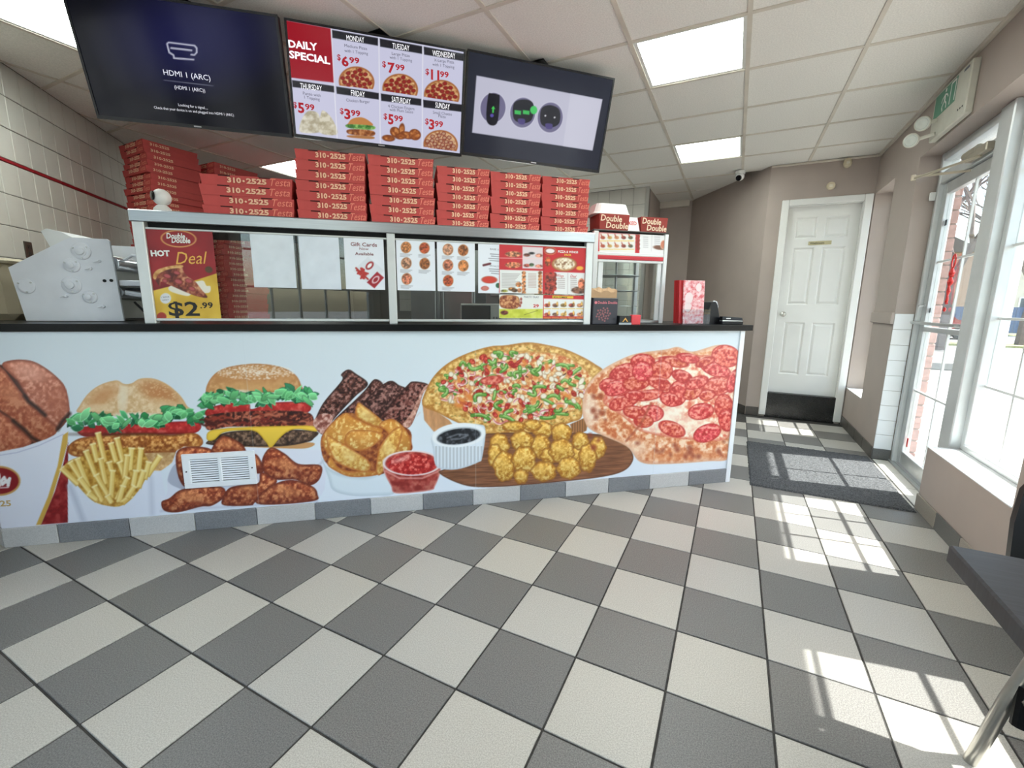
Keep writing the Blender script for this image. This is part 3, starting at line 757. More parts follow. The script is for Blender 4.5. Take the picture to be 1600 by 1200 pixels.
def tree(x, y, h, seed, lab):
    r = random.Random(seed); mb = MB()
    def grow(p, d, L, rad, lev):
        pts = [p]; q = np.array(p)
        for s in range(3):
            d = d + np.array([r.uniform(-.16, .16), r.uniform(-.16, .16), r.uniform(-.02, .12)]); d = d / np.linalg.norm(d)
            q = q + d * L / 3; pts.append(q.copy())
        mb.tube(pts, [rad, rad * 0.88, rad * 0.78, rad * 0.66], 5 if lev < 3 else 3)
        if lev >= 5: return
        for k in range(3 if lev < 4 else 2):
            a = r.uniform(0, 6.28); sp_ = r.uniform(0.45, 0.95)
            dd = d + sp_ * np.array([math.cos(a), math.sin(a), r.uniform(-0.1, 0.35)]); dd /= np.linalg.norm(dd)
            grow(pts[-1] if k else pts[2], dd, L * r.uniform(0.62, 0.8), rad * 0.62, lev + 1)
    t = thing('bare_tree', lab, 'tree', (x, y, -0.1))
    grow(np.array([0, 0, 0.0]), np.array([0, 0, 1.0]), h * 0.3, h * 0.018, 0)
    me = mb.build('branches', BARK, t, world=False)
tree(6.3, 19.8, 10.5, 11, 'leafless tree standing beyond the car park, seen through the entrance door')
tree(9.9, 23.9, 9.5, 5, 'leafless tree on the grass verge, seen through the front window')
tree(16.0, 34.2, 11, 8, 'leafless tree between the road and the fence')
tree(9.8, 37.5, 11, 21, 'leafless tree behind the fence in front of the brick house')
def car(x, y, rz, rgb, lab):
    t = thing('parked_car', lab, 'car', (x, y, -0.10), rz)
    prof = [(-2.1, 0.3), (2.1, 0.3), (2.15, 0.62), (2.0, 0.8), (1.15, 0.9), (0.55, 1.4), (-1.0, 1.42), (-1.75, 0.95), (-2.1, 0.85)]
    b = MB(); b.prism(prof, -0.86, 0.86, lambda a, c, e: (a, e, c)); bd_ = b.build('body', mat('car_paint_' + lab[:5], rgb, 0.25, 0.2, coat=0.6), t, world=False)
    for sgn in (-1, 1):
        b = MB(); b.prism([(1.02, 0.93), (0.52, 1.33), (-0.95, 1.35), (-1.5, 0.95)], sgn * 0.862, sgn * 0.868, lambda a, c, e: (a, e, c)); b.build('side_window', mat('car_glass', (34, 38, 42), 0.1), t, world=False)
        for wx in (-1.3, 1.35):
            b = MB(); b.cyl((wx, sgn * 0.7, 0.33), (wx, sgn * 0.88, 0.33), 0.33, n=18); wh = b.build('wheel', mat('tyre', (30, 30, 31), 0.8), t, world=False)
            b = MB(); b.cyl((wx, sgn * 0.88, 0.33), (wx, sgn * 0.89, 0.33), 0.2, n=14); b.build('hub', mat('hub_metal', (180, 182, 184), 0.3, 0.8), wh, world=False)
car(8.0, 28.2, 0.0, (150, 40, 38), 'red parked car on the road beyond the car park')

# ================================================================== COUNTER
STEEL = mat('brushed_steel', (168, 171, 175), 0.3, 0.9, noise=0.05, nscale=5, stretch=(1, 1, 30))
STEEL2 = mat('bright_steel', (186, 189, 193), 0.28, 0.9, noise=0.04, nscale=6)
WHITEG = mat('gloss_white_panel', (226, 232, 240), 0.35)
ZT0, ZT1 = 1.078, 1.115
counter = thing('service_counter', 'long service counter with a printed food mural and a row of base tiles', 'counter', CW(-2.1, 0.3, 0), CA)
cb = MB()
cpoly = [CW(0, 0.003, 0)[:2], CW(0, 0.68, 0)[:2], CW(-4.6, 0.68, 0)[:2], np.array([-3.675, 0.69]), np.array([-3.177, 0.69]), CW(-4.213, 0.003, 0)[:2]]
cb.prism([tuple(q) for q in cpoly], 0.0, ZT0, lambda a, b_, d: (a, b_, d)); cb.build('body', WHITEG, counter)
BT_L = tile_mat('pale_base_tile', (203, 202, 200), (186, 185, 183)); BT_D = tile_mat('slate_base_tile', (140, 141, 144), (118, 119, 122))
us = [-4.213, -3.982] + [-3.67 + 0.3035 * k for k in range(12)] + [-0.006]
us[-1] = -0.03
for k, (a, c) in enumerate(zip(us[:-1], us[1:])):
    MB().cbox(a + 0.002, c - 0.002, -0.009, 0.003, 0, 0.1, 0.002, fr=CW).build('base_tile', (BT_L, BT_D)[k % 2], counter)
MB().cbox(-3.675, -3.183, 0.681, 0.69, 0, 0.1, 0.002).build('base_tile', BT_L, counter)
MB().box(-0.03, 0.004, -0.008, 0.012, 0, ZT0 - 0.002, fr=CW).build('corner_strip', mat('white_strip', (232, 236, 240), 0.4), counter)
tp = MB()
tpoly = [CW(0.043, -0.03, 0)[:2], CW(0.043, 0.72, 0)[:2], CW(-4.63, 0.72, 0)[:2], np.array([-3.665, 0.655]), np.array([-3.196, 0.655])]
tp.prism([tuple(q) for q in tpoly], ZT0 + 0.0005, ZT1, lambda a, b_, d: (a, b_, d))
BLK = mat('black_speckled_counter', (17, 17, 19), 0.34, noise=1, nscale=110, rgb2=(9, 9, 10), spec=0.18)
tag(tp.build('counter_top', BLK), 'black speckled counter top running along the whole service counter', 'counter top')
front = Plane(CW(0, 0, 0), CU, (0, 0, 1))

# vent cover on the mural
vt = thing('vent_cover', 'white louvred vent cover fixed over the printed chicken wings', 'vent', CW(-3.217, -0.004, 0.245), CA)
vw, vh = 0.348, 0.19
b = MB()
for (x0, x1, z0, z1) in ((-vw / 2, vw / 2, 0, 0.03), (-vw / 2, vw / 2, vh - 0.03, vh), (-vw / 2, -vw / 2 + 0.035, 0.03, vh - 0.03), (vw / 2 - 0.035, vw / 2, 0.03, vh - 0.03), (-0.008, 0.008, 0.03, vh - 0.03)):
    b.cbox(x0, x1, -0.012, 0, z0, z1, 0.002)
b.build('frame', mat('vent_white', (240, 243, 247), 0.4), vt, world=False)
b = MB(); b.box(-vw / 2 + 0.03, vw / 2 - 0.03, -0.002, 0, 0.025, vh - 0.025); b.build('backing', mat('vent_dark', (36, 38, 42), 0.7), vt, world=False)
lv = None
for sx in (-1, 1):
    for k in range(10):
        z = 0.036 + k * 0.0126; c = sx * (vw / 2 - 0.035 + 0.008) / 2; hw = (vw / 2 - 0.035 - 0.008) / 2
        if lv is None:
            b = MB(); b.add([(-hw, -0.009, 0), (hw, -0.009, 0), (hw, -0.003, 0.0065), (-hw, -0.003, 0.0065), (-hw, -0.008, -0.001), (hw, -0.008, -0.001), (hw, -0.002, 0.0055), (-hw, -0.002, 0.0055)],
                  [(0, 1, 2, 3), (7, 6, 5, 4), (0, 4, 5, 1), (2, 6, 7, 3), (1, 5, 6, 2), (0, 3, 7, 4)])
            lv = b.build('louver', MATS['vent_white'], vt, world=False); lv.location = (c, 0, z)
        else: dup(lv, vt, (c, 0, z))
for sx in (-1, 1):
    MB().cyl((sx * (vw / 2 - 0.017), -0.012, vh / 2), (sx * (vw / 2 - 0.017), -0.0145, vh / 2), 0.004, n=8).build('screw', mat('screw_dark', (70, 70, 72), 0.4, 0.6), vt, world=False)

# ------------------------------------------------------------------ glass food guard
GU0, GU1, GV = -3.50, -1.10, 0.05
guard = thing('food_guard', 'steel framed glass food guard standing on the black counter top', 'food guard', CW(-2.3, 0.25, ZT1), CA)
def gb(u0, u1, v0, v1, z0, z1, name, m, bev=0.003):
    return MB().cbox(u0, u1, v0, v1, z0, z1, bev, fr=CW).build(name, m, guard)
gb(GU0 - 0.005, GU1 + 0.005, GV - 0.02, 0.5, 1.648, 1.662, 'top_shelf', STEEL2)
gb(GU0 - 0.005, GU1 + 0.005, GV - 0.022, GV - 0.006, 1.606, 1.66, 'top_fascia', STEEL)
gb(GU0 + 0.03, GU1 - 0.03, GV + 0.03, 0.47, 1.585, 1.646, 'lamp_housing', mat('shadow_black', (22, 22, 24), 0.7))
for (u0, u1) in ((GU0, GU0 + 0.05), (-2.312, -2.268), (GU1 - 0.045, GU1)):
    gb(u0, u1, GV - 0.012, GV + 0.03, ZT1, 1.648, 'post', ALUW)
for (u0, u1) in ((GU0, GU0 + 0.03), (GU1 - 0.03, GU1)): gb(u0, u1, 0.45, 0.49, ZT1, 1.648, 'rear_post', ALUW)
gb(GU0 + 0.05, -2.312, GV - 0.008, GV + 0.03, 1.128, 1.142, 'bottom_rail', ALUW); gb(-2.268, GU1 - 0.045, GV - 0.008, GV + 0.03, 1.128, 1.142, 'bottom_rail', ALUW)
gb(GU0 + 0.05, -2.312, GV - 0.004, GV + 0.02, 1.574, 1.583, 'glass_channel', ALUW, 0.002); gb(-2.268, GU1 - 0.045, GV - 0.004, GV + 0.02, 1.574, 1.583, 'glass_channel', ALUW, 0.002)
SGL = glass('guard_glass', (0.82, 0.86, 0.86), ior=1.62)
gb(GU0 + 0.05, -2.312, GV + 0.004, GV + 0.009, 1.142, 1.574, 'glass_pane', SGL, 0.0005); gb(-2.268, GU1 - 0.045, GV + 0.004, GV + 0.009, 1.142, 1.574, 'glass_pane', SGL, 0.0005)
gb(GU0 + 0.005, GU0 + 0.01, GV + 0.03, 0.45, 1.14, 1.6, 'side_pane', SGL, 0.0005)

# ------------------------------------------------------------------ pizza boxes
BOXRED = mat('red_box_card', (192, 74, 71), 0.62, noise=0.05, nscale=12)
BOXEDGE = mat('box_slot', (46, 12, 12), 0.8)
BOXINK = mat('box_beige_ink', (238, 192, 160), 0.6)
BOXINK2 = mat('box_pink_ink', (236, 140, 120), 0.6)
def box_proto(w, h, lab, cat='pizza box', sides=False, mb=BOXRED, tagname='pizza_box'):
    t = thing(tagname, lab, cat)
    b = MB(); hh = w / 2
    def loop(e, z, f): return [(-hh + e, f, z), (hh - e, f, z), (hh - e, w - f, z), (-hh + e, w - f, z)]
    L = [loop(0.006, 0.0005, 0.006), loop(0.001, h * 0.93, 0.001), loop(0, h * 0.93, 0), loop(0, h * 0.985, 0), loop(0.003, h - 0.0005, 0.003)]
    vs = sum(L, []); fs = [(3, 2, 1, 0)]
    for k in range(4): fs += [(k * 4 + i, k * 4 + (i + 1) % 4, k * 4 + 4 + (i + 1) % 4, k * 4 + 4 + i) for i in range(4)]
    fs.append((16, 17, 18, 19)); b.add(vs, fs); b.build('carton', mb, t, world=False)
    for c in (-0.24, 0.20): MB().box(c * w - 0.1 * w / 2 - 0.006, c * w + 0.1 * w / 2 + 0.006, -0.0012, 0.002, h * 0.88, h * 0.975).build('tab_slot', BOXEDGE, t, world=False)
    pf = Plane((0, -0.0008, 0), (1, 0, 0), (0, 0, 1))
    b = MB(); text(b, pf, '310', (-0.21 * w, h * 0.3), (-0.06 * w, h * 0.3), h=h * 0.5, bold=0.04, px=False)
    text(b, pf, '2525', (-0.005 * w, h * 0.3), (0.215 * w, h * 0.3), h=h * 0.5, bold=0.04, px=False)
    b.cyl((-0.034 * w, 0.001, h * 0.5), (-0.034 * w, -0.0016, h * 0.5), 0.012 * w, n=10)
    b.build('lettering', BOXINK, t, world=False)
    if sides:
        b = MB(); ps = Plane((hh + 0.0008, 0, 0), (0, 1, 0), (0, 0, 1))
        text(b, ps, '310-2525', (0.12 * w, h * 0.3), (0.46 * w, h * 0.3), h=h * 0.4, bold=0.03, px=False)
        b.build('side_lettering', BOXINK, t, world=False)
    b = MB(); text(b, pf, 'Testa', (0.235 * w, h * 0.2), (0.475 * w, h * 0.26), h=h * 0.7, bold=0.0, shear=0.3, px=False)
    b.build('script_lettering', BOXINK2, t, world=False)
    return t
specs = [('A', 0.430, 0.0500, 4, -3.213, -2.780, 'short stack of four large boxes'),
         ('B', 0.352, 0.0505, 7, -2.766, -2.410, 'tall stack next to the short stack'),
         ('B', 0.352, 0.0508, 7, -2.400, -2.040, 'wide stack next to the small boxes'),
         ('D', 0.302, 0.0468, 7, -2.036, -1.728, 'small-box stack next to the wide boxes'),
         ('D', 0.302, 0.0454, 7, -1.725, -1.424, 'middle small-box stack'),
         ('D', 0.302, 0.0454, 7, -1.419, -1.112, 'small-box stack beside the warming cabinet')]
prot = {}
rb = random.Random(5)
for si, (kind, w, h, n, u0, u1, desc) in enumerate(specs):
    key = (kind, h)
    for k in range(n):
        uc = (u0 + u1) / 2 + rb.uniform(-0.004, 0.004); v = 0.095 + rb.uniform(-0.006, 0.006); z = 1.6625 + k * h
        lab = 'red pizza box, %s%s of the %s' % (ORD[n - 1 - k], '' if k == n - 1 else ' from top', desc)
        rz = CA + rb.uniform(-0.012, 0.012)
        if key not in prot:
            t = box_proto(w, h, lab); prot[key] = t
            p = CW(uc, v, z); t.location = Vector(p.tolist()); t.rotation_euler = (0, 0, rz); t['group'] = 'red pizza boxes stacked on the food guard'
        else: copy_thing(prot[key], CW(uc, v, z), rz, lab, 'red pizza boxes stacked on the food guard')
bp = box_proto(0.42, 0.0515, 'x', sides=True)
first = True
for (cx, cy, n, desc) in ((-4.50, 2.16, 31, 'high stack by the tiled wall'), (-4.42, 2.66, 30, 'high stack farther from the tiled wall')):
    for k in range(n):
        z = 0.9505 + k * 0.0515; loc = (cx - 0.21 + rb.uniform(-0.02, 0.02) - 0.0, cy + rb.uniform(-0.015, 0.015), z); rz = rb.uniform(-0.05, 0.05)
        lab = 'red pizza box, %s%s of the %s' % (ORD[n - 1 - k], '' if k == n - 1 else ' from top', desc)
        if first:
            bp.location = Vector(loc); bp.rotation_euler = (0, 0, rz); bp['label'] = lab; bp['group'] = 'red pizza boxes stacked in the kitchen'; first = False
        else: copy_thing(bp, loc, rz, lab, 'red pizza boxes stacked in the kitchen')

def table_frame(name, lab, cat, x0, x1, y0, y1, h, shelf=True):
    t = thing(name, lab, cat, ((x0 + x1) / 2, (y0 + y1) / 2, 0))
    MB().cbox(x0, x1, y0, y1, h - 0.04, h, 0.004).build('table_top', STEEL, t)
    for x in (x0 + 0.04, x1 - 0.04):
        for y in (y0 + 0.04, y1 - 0.04): MB().cyl((x, y, 0), (x, y, h - 0.04), 0.02, n=10).build('leg', STEEL2, t)
    if shelf: MB().cbox(x0 + 0.03, x1 - 0.03, y0 + 0.03, y1 - 0.03, 0.25, 0.27, 0.003).build('under_shelf', STEEL, t)
    return t
table_frame('steel_table', 'steel work table under the tall stacks of pizza boxes', 'table', -5.0, -4.15, 2.1, 3.15, 0.95)
# kitchen equipment seen through the guard glass
t = thing('pizza_oven', 'grey conveyor pizza oven against the kitchen wall', 'oven', (-2.35, 5.55, 0))
MB().cbox(-3.0, -1.75, 5.2, 6.0, 0.9, 1.5, 0.01).build('body', mat('oven_grey', (150, 152, 154), 0.35, 0.7), t)
MB().cbox(-2.8, -1.95, 5.19, 5.2, 1.0, 1.3, 0.004).build('oven_door', mat('oven_glass', (52, 56, 60), 0.12), t)
MB().cbox(-2.9, -1.85, 5.15, 5.195, 1.34, 1.37, 0.004).build('handle', STEEL2, t)
for x in (-2.95, -1.8):
    for y in (5.25, 5.95): MB().cyl((x, y, 0), (x, y, 0.9), 0.025, n=10).build('leg', STEEL2, t)
t = thing('upright_fridge', 'steel two-door kitchen fridge beside the oven', 'fridge', (-3.75, 5.6, 0))
MB().cbox(-4.3, -3.2, 5.25, 6.0, 0.1, 2.0, 0.01).build('body', STEEL, t)
for x0, x1 in ((-4.28, -3.76), (-3.74, -3.22)):
    d_ = MB().cbox(x0, x1, 5.22, 5.25, 0.2, 1.95, 0.006).build('fridge_door', STEEL2, t)
    MB().cyl((x1 - 0.06 if x0 < -4 else x0 + 0.06, 5.19, 0.9), (x1 - 0.06 if x0 < -4 else x0 + 0.06, 5.19, 1.4), 0.012, n=8).build('handle', STEEL2, d_)
for x in (-4.2, -3.3): MB().cyl((x, 5.6, 0), (x, 5.6, 0.1), 0.04, n=10).build('foot', BLK, t)
table_frame('prep_table', 'long steel pizza preparation table behind the counter', 'table', -3.1, -1.3, 4.1, 4.75, 0.92)
t = thing('microwave_oven', 'white microwave with a keypad on the preparation table', 'microwave', (-2.45, 4.4, 0.92))
MB().cbox(-2.75, -2.2, 4.2, 4.6, 0.935, 1.24, 0.01).build('body', mat('appliance_white', (206, 206, 202), 0.4), t)
MB().cbox(-2.73, -2.36, 4.192, 4.2, 0.96, 1.22, 0.004).build('door', mat('oven_glass', (52, 56, 60), 0.12), t)
for k in range(9): MB().cbox(-2.33 + (k % 3) * 0.035, -2.307 + (k % 3) * 0.035, 4.195, 4.2, 1.0 + (k // 3) * 0.04, 1.022 + (k // 3) * 0.04, 0.001).build('key', mat('key_grey', (120, 122, 124), 0.5), t)
for x in (-2.7, -2.25):
    for y in (4.25, 4.55): MB().cyl((x, y, 0.92), (x, y, 0.935), 0.012, n=8).build('foot', BLK, t)
t = thing('ticket_screen', 'dark order screen on a stand on the preparation table', 'monitor', (-1.75, 4.4, 0.92))
MB().cbox(-1.85, -1.65, 4.33, 4.47, 0.92, 0.94, 0.004).build('stand_base', BLK, t); MB().cyl((-1.75, 4.41, 0.94), (-1.75, 4.41, 1.15), 0.018).build('stand_post', BLK, t); MB().cbox(-1.93, -1.57, 4.37, 4.4, 1.12, 1.36, 0.004).build('screen', mat('screen_off', (18, 20, 24), 0.12), t)

# ================================================================== TELEVISIONS
TVW, TVH = 0.945, 0.545
TVS = [(-2.6304, 1.488, 2.4073, 0.6292, 0.3017, -0.0291), (-1.9122, 2.1196, 2.4029, 0.7082, 0.2254, -0.0226), (-1.2189, 2.7805, 2.4024, 0.7273, 0.2603, -0.0308)]
TVBLK = mat('television_black', (20, 21, 24), 0.3)
def tv_plane(p):
    x, y, z, yaw, tl, ro = p
    r = np.array([math.cos(yaw), math.sin(yaw), 0]); n = np.array([math.sin(yaw), -math.cos(yaw), 0])
    up = np.array([0, 0, 1]) * math.cos(tl) + n * math.sin(tl)
    return Plane((x, y, z), r * math.cos(ro) + up * math.sin(ro), up * math.cos(ro) - r * math.sin(ro))
GL = 0.46
INK = lambda name, rgb: emit('screen_ink_' + name, rgb, GL)
def television(p, lab, base, paint, step):
    pl = tv_plane(p)
    t = thing('television', lab, 'television', pl.at(0, -TVH / 2, 0), 0.0)
    fr = lambda a, b_, d: pl.at(a, b_, d)
    W2, H2 = TVW / 2, TVH / 2
    MB().cbox(-W2, W2, -H2, H2, -0.045, -0.004, 0.006, fr=fr).build('casing', TVBLK, t)
    MB().cbox(-W2 * 0.55, W2 * 0.55, -H2 * 0.7, H2 * 0.5, -0.075, -0.045, 0.01, fr=fr).build('rear_cover', TVBLK, t)
    b = MB(); e = 0.011
    b.box(-W2, W2, H2 - e, H2, -0.004, 0.002, fr=fr); b.box(-W2, W2, -H2, -H2 + 0.017, -0.004, 0.002, fr=fr); b.box(-W2, -W2 + e, -H2 + 0.017, H2 - e, -0.004, 0.002, fr=fr); b.box(W2 - e, W2, -H2 + 0.017, H2 - e, -0.004, 0.002, fr=fr)
    bz = b.build('bezel', TVBLK, t)
    MB().box(-0.018, 0.018, -H2 + 0.006, -H2 + 0.012, 0.002, 0.0026, fr=fr).build('badge', mat('badge_grey', (188, 190, 194), 0.3, 0.5), bz)
    sc = sheet('screen', painted('lit_screen', 0.14, glow=GL, spec=0.22), pl, -W2 + e, W2 - e, -H2 + 0.017, H2 - e, step, base, paint, t, d=-0.002)
    top = pl.at(0, 0.1, -0.07); cx = np.array([top[0], top[1], ZC])
    b = MB(); b.cyl((cx[0], cx[1], top[2] - 0.1), (cx[0], cx[1], ZC - 0.012), 0.02); b.cbox(cx[0] - 0.06, cx[0] + 0.06, cx[1] - 0.06, cx[1] + 0.06, ZC - 0.016, ZC - 0.007, 0.002)
    b.cyl(pl.at(0, -0.05, -0.07), (cx[0], cx[1], top[2] - 0.08), 0.02)
    b.build('ceiling_mount', BLK, t)
    return t, sc, pl
def t1(x, y): return (x * 0.3125, y * 0.3125)
def t2(x, y): return (430 + x * 0.34375, y * 0.34375)
def paint_tv1(p):
    d = ((p.X - 300) / 170) ** 2 + ((p.Y - 60) / 110) ** 2
    k = np.clip(1 - d, 0, 1)[:, None]
    p.C = np.array([5, 6, 16.0]) + k * np.array([14, 14, 52.0])
    for st_ in ([(870, 290), (868, 276), (846, 262), (835, 219), (843, 212), (972, 228), (983, 240), (984, 262), (972, 275), (956, 273)], [(855, 240), (958, 252)], [(872, 291), (968, 298)]):
        p.line([t1(*q) for q in st_], 2.4, (196, 198, 214))
    p.line([t1(820, 402), t1(1066, 429)], 0.9, (120, 122, 138))
tvA, sA, pA = television(TVS[0], 'television showing an input message on a dark blue screen', (8, 8, 20), paint_tv1, 0.004)
for s_, L, R, hh in (('HDMI 1 (ARC)', (820, 374), (1054, 404), 8.6), ('(HDMI 1 (ARC))', (874, 444), (1027, 462), 5.6), ('Looking for a signal....', (893, 530), (1040, 547), 4), ('Check that your device is on and plugged into HDMI 1 (ARC)', (772, 543), (1170, 582), 4)):
    b = MB(); text(b, pA, s_, t1(*L), t1(*R), h=(0, -hh)); b.build('lettering', INK('white', (205, 206, 216)), sA)
def pizza_disc(p, cx, cy, rx, ry, rot, cut, seed, pep=(150, 40, 34), cheese=(206, 150, 96)):
    cl = lambda x, y: (y < cut(x)).astype(float)
    p.ell(cx, cy, rx, ry, (168, 104, 58), rot, clip=cl); p.ell(cx, cy, rx * 0.9, ry * 0.9, cheese, rot, clip=cl, tex=(3, (150, 90, 52), (228, 190, 140), seed))
    r = random.Random(seed)
    for k in range(26):
        a = k * 2.4; q = 0.82 * math.sqrt((k + 0.5) / 26)
        p.ell(cx + rx * q * math.cos(a), cy + ry * q * math.sin(a), rx * 0.13, ry * 0.13, pep, 0, clip=cl, edge=(110, 26, 24), ew=1.5)
def paint_tv2(p):
    Q = lambda *a: [t2(*q) for q in a]
    p.poly(Q((45, 92), (252, 130), (268, 376), (66, 352)), (158, 12, 32), smooth=False)
    cut = lambda ya, yb, xa, xb: (lambda x: (lambda X: np.interp(X, [xa, xb], [t2(0, ya)[1], t2(0, yb)[1]]))(x))
    for (cx, cy, xa, ya, xb, yb, sd) in ((370, 372, 285, 388, 455, 408, 1), (568, 405, 490, 412, 650, 438, 2), (757, 433, 680, 440, 838, 466, 3)):
        a = t2(cx, cy); pizza_disc(p, a[0], a[1], 28, 24, 0.15, cut(ya, yb, t2(xa, 0)[0], t2(xb, 0)[0]), sd)
    a = t2(752, 658); pizza_disc(p, a[0], a[1], 27, 23, 0.1, cut(668, 690, t2(672, 0)[0], t2(835, 0)[0]), 4, (190, 150, 120), (196, 150, 118))
    p.poly(Q((115, 600), (120, 545), (150, 505), (195, 515), (205, 560), (205, 600)), (206, 200, 178), tex=(6, (176, 166, 140), (226, 222, 206), 3)); p.poly(Q((200, 600), (208, 515), (225, 505), (262, 545), (282, 610)), (196, 188, 162), tex=(6, (170, 160, 132), (222, 216, 196), 5))
    p.poly(Q((335, 615), (440, 620), (440, 632), (340, 625)), (176, 120, 70)); p.poly(Q((332, 560), (350, 540), (390, 533), (425, 548), (440, 572), (335, 568)), (196, 132, 72))
    p.poly(Q((330, 565), (445, 572), (440, 590), (335, 582)), (92, 148, 70), tex=(4, (60, 110, 50), (150, 196, 110), 2)); p.poly(Q((335, 588), (442, 594), (442, 618), (338, 610)), (160, 96, 50), tex=(4, (120, 66, 34), (196, 136, 84), 4))
    for k, (x, y, rx, ry, ro) in enumerate(((515, 628, 30, 15, 0.1), (545, 600, 25, 22, 0.8), (575, 590, 14, 30, 0.1), (600, 615, 35, 17, 0.2), (635, 612, 28, 25, 0.5), (570, 620, 26, 14, 0))):
        a = t2(x, y); p.ell(a[0], a[1], rx * 0.344, ry * 0.344, (168, 96, 48), ro, edge=(120, 62, 30), ew=3, tex=(4, (140, 76, 38), (206, 136, 76), k))
    for hd in (((258, 136), (467, 173), (467, 208), (260, 172)), ((475, 175), (668, 210), (668, 245), (477, 212)), ((675, 212), (864, 246), (864, 279), (677, 248)), ((76, 364), (269, 391), (271, 421), (79, 395)),
               ((277, 393), (471, 423), (471, 453), (280, 426)), ((480, 425), (664, 450), (664, 481), (482, 458)), ((672, 453), (852, 476), (852, 509), (674, 488))):
        p.poly([t2(*q) for q in hd], (34, 34, 40), smooth=False)
    for ln in (((254, 128), (282, 632)), ((471, 170), (478, 655)), ((671, 208), (668, 672))): p.line([t2(*ln[0]), t2(*ln[1])], 1.2, (238, 238, 246))
tvB, sB, pB = television(TVS[1], 'television showing the daily special menu with pizzas and prices', (206, 206, 230), paint_tv2, 0.0026)
HT = lambda s, L, R, hh, mb, bold=0.0: text(mb, pB, s, t2(*L), t2(*R), h=(0, -hh), bold=bold)
for s_, L, R in (('MONDAY', (325, 184), (405, 194)), ('TUESDAY', (533, 220), (610, 232)), ('WEDNESDAY', (715, 253), (818, 267)), ('THURSDAY', (115, 402), (213, 415)), ('FRIDAY', (345, 434), (408, 443)), ('SATURDAY', (530, 463), (616, 475)), ('SUNDAY', (728, 489), (793, 499))): b = MB(); HT(s_, L, R, 8.6, b); b.build('day_lettering', INK('white2', (240, 240, 246)), sB)
b = MB(); HT('DAILY', (62, 214), (193, 230), 11.5, b, 0.03); HT('SPECIAL', (65, 262), (250, 292), 11.5, b, 0.03)
b.build('lettering', INK('white2', (240, 240, 246)), sB)
for s_, L, R in (('Medium Pizza', (315, 213), (418, 228)), ('with 1 Topping', (315, 236), (422, 250)), ('Large Pizza', (530, 249), (612, 260)), ('with 1 Topping', (520, 266), (622, 282)), ('X-Large Pizza', (722, 279), (813, 290)), ('with 1 Topping', (715, 298), (814, 312)),
                 ('Panzo with', (127, 430), (207, 441)), ('1 Topping', (133, 448), (203, 458)), ('Chicken Burger', (323, 461), (430, 470)), ('4 Chicken Fingers', (513, 488), (633, 501)), ('with Plum Sauce', (520, 504), (627, 516)), ('Small Cheese', (717, 517), (803, 526)), ('Pizza', (742, 533), (775, 538))): b = MB(); HT(s_, L, R, 4.6, b); b.build('small_lettering', INK('dark', (60, 60, 74)), sB)
for dl, big, nn, bx in (((282, 272), '6', ((303, 298), (335, 302)), ((338, 285), (384, 289))), ((487, 303), '7', ((513, 328), (545, 332)), ((547, 317), (589, 321))), ((683, 337), '11', ((708, 360), (746, 365)), ((749, 349), (789, 353))),
                        ((83, 488), '5', ((105, 510), (134, 514)), ((137, 497), (180, 501))), ((295, 516), '3', ((315, 538), (343, 542)), ((345, 525), (388, 529))), ((493, 540), '5', ((513, 562), (538, 566)), ((541, 549), (581, 553))), ((681, 563), '3', ((698, 585), (723, 589)), ((725, 574), (763, 578)))):
    b = MB(); HT('$', dl, (dl[0] + 17, dl[1] + 2), 9, b, 0.02); HT(big, nn[0], nn[1], 15.5, b, 0.035); HT('99', bx[0], bx[1], 9, b, 0.03); b.build('price_lettering', INK('red', (146, 10, 26)), sB)
def paint_tv3(p):
    p.C = np.tile(np.array([40, 44, 56.0]), (len(p.X), 1)) + (fbm(p.X, p.Y, 90, 3)[:, None] - 0.5) * 20
    p.poly([t2(*q) for q in ((915, 343), (1487, 452), (1442, 684), (895, 603))], (196, 196, 214), smooth=False)
    p.poly([t2(*q) for q in ((1342, 425), (1487, 452), (1442, 684), (1308, 664))], (206, 206, 222), smooth=False)
    for (x, y) in ((990, 490), (1125, 512), (1250, 534)):
        a = t2(x, y); p.ell(a[0], a[1], 20.5, 24.5, (112, 108, 140), 0.1, edge=(226, 226, 240), ew=1.6)
    p.poly([t2(*q) for q in ((968, 435), (985, 425), (1012, 430), (1020, 445), (1008, 560), (962, 552))], (20, 20, 28)); p.poly([t2(*q) for q in ((1085, 470), (1130, 452), (1172, 470), (1168, 540), (1128, 560), (1085, 540))], (20, 22, 30)); p.poly([t2(*q) for q in ((1210, 495), (1250, 478), (1292, 500), (1290, 560), (1248, 580), (1208, 560))], (24, 24, 32))
    p.line([t2(990, 510), t2(991, 490)], 2.4, (70, 220, 90)); p.poly([t2(*q) for q in ((982, 494), (992, 482), (1000, 496))], (70, 220, 90), smooth=False)
    a = t2(985, 525); p.ell(a[0], a[1], 2.8, 2.8, (90, 80, 170))
    for x in (1104, 1142): p.poly([t2(*q) for q in ((x - 16, 500), (x + 14, 504), (x + 13, 522), (x - 16, 518))], (60, 190, 90), smooth=False)
    a = t2(1175, 500); p.ell(a[0], a[1], 5.5, 6.5, (70, 200, 100))
    for (x, y) in ((1228, 526), (1270, 534)): a = t2(x, y); p.ell(a[0], a[1], 1.4, 1.4, (230, 230, 236))
    for (x, y) in ((1120, 550), (1245, 572)): p.poly([t2(*q) for q in ((x - 16, y - 10), (x + 14, y - 8), (x + 12, y + 14), (x - 12, y + 12))], (76, 66, 124))
tvC, sC, pC = television(TVS[2], 'television showing three remote pictures on a pale banner', (40, 44, 56), paint_tv3, 0.0032)

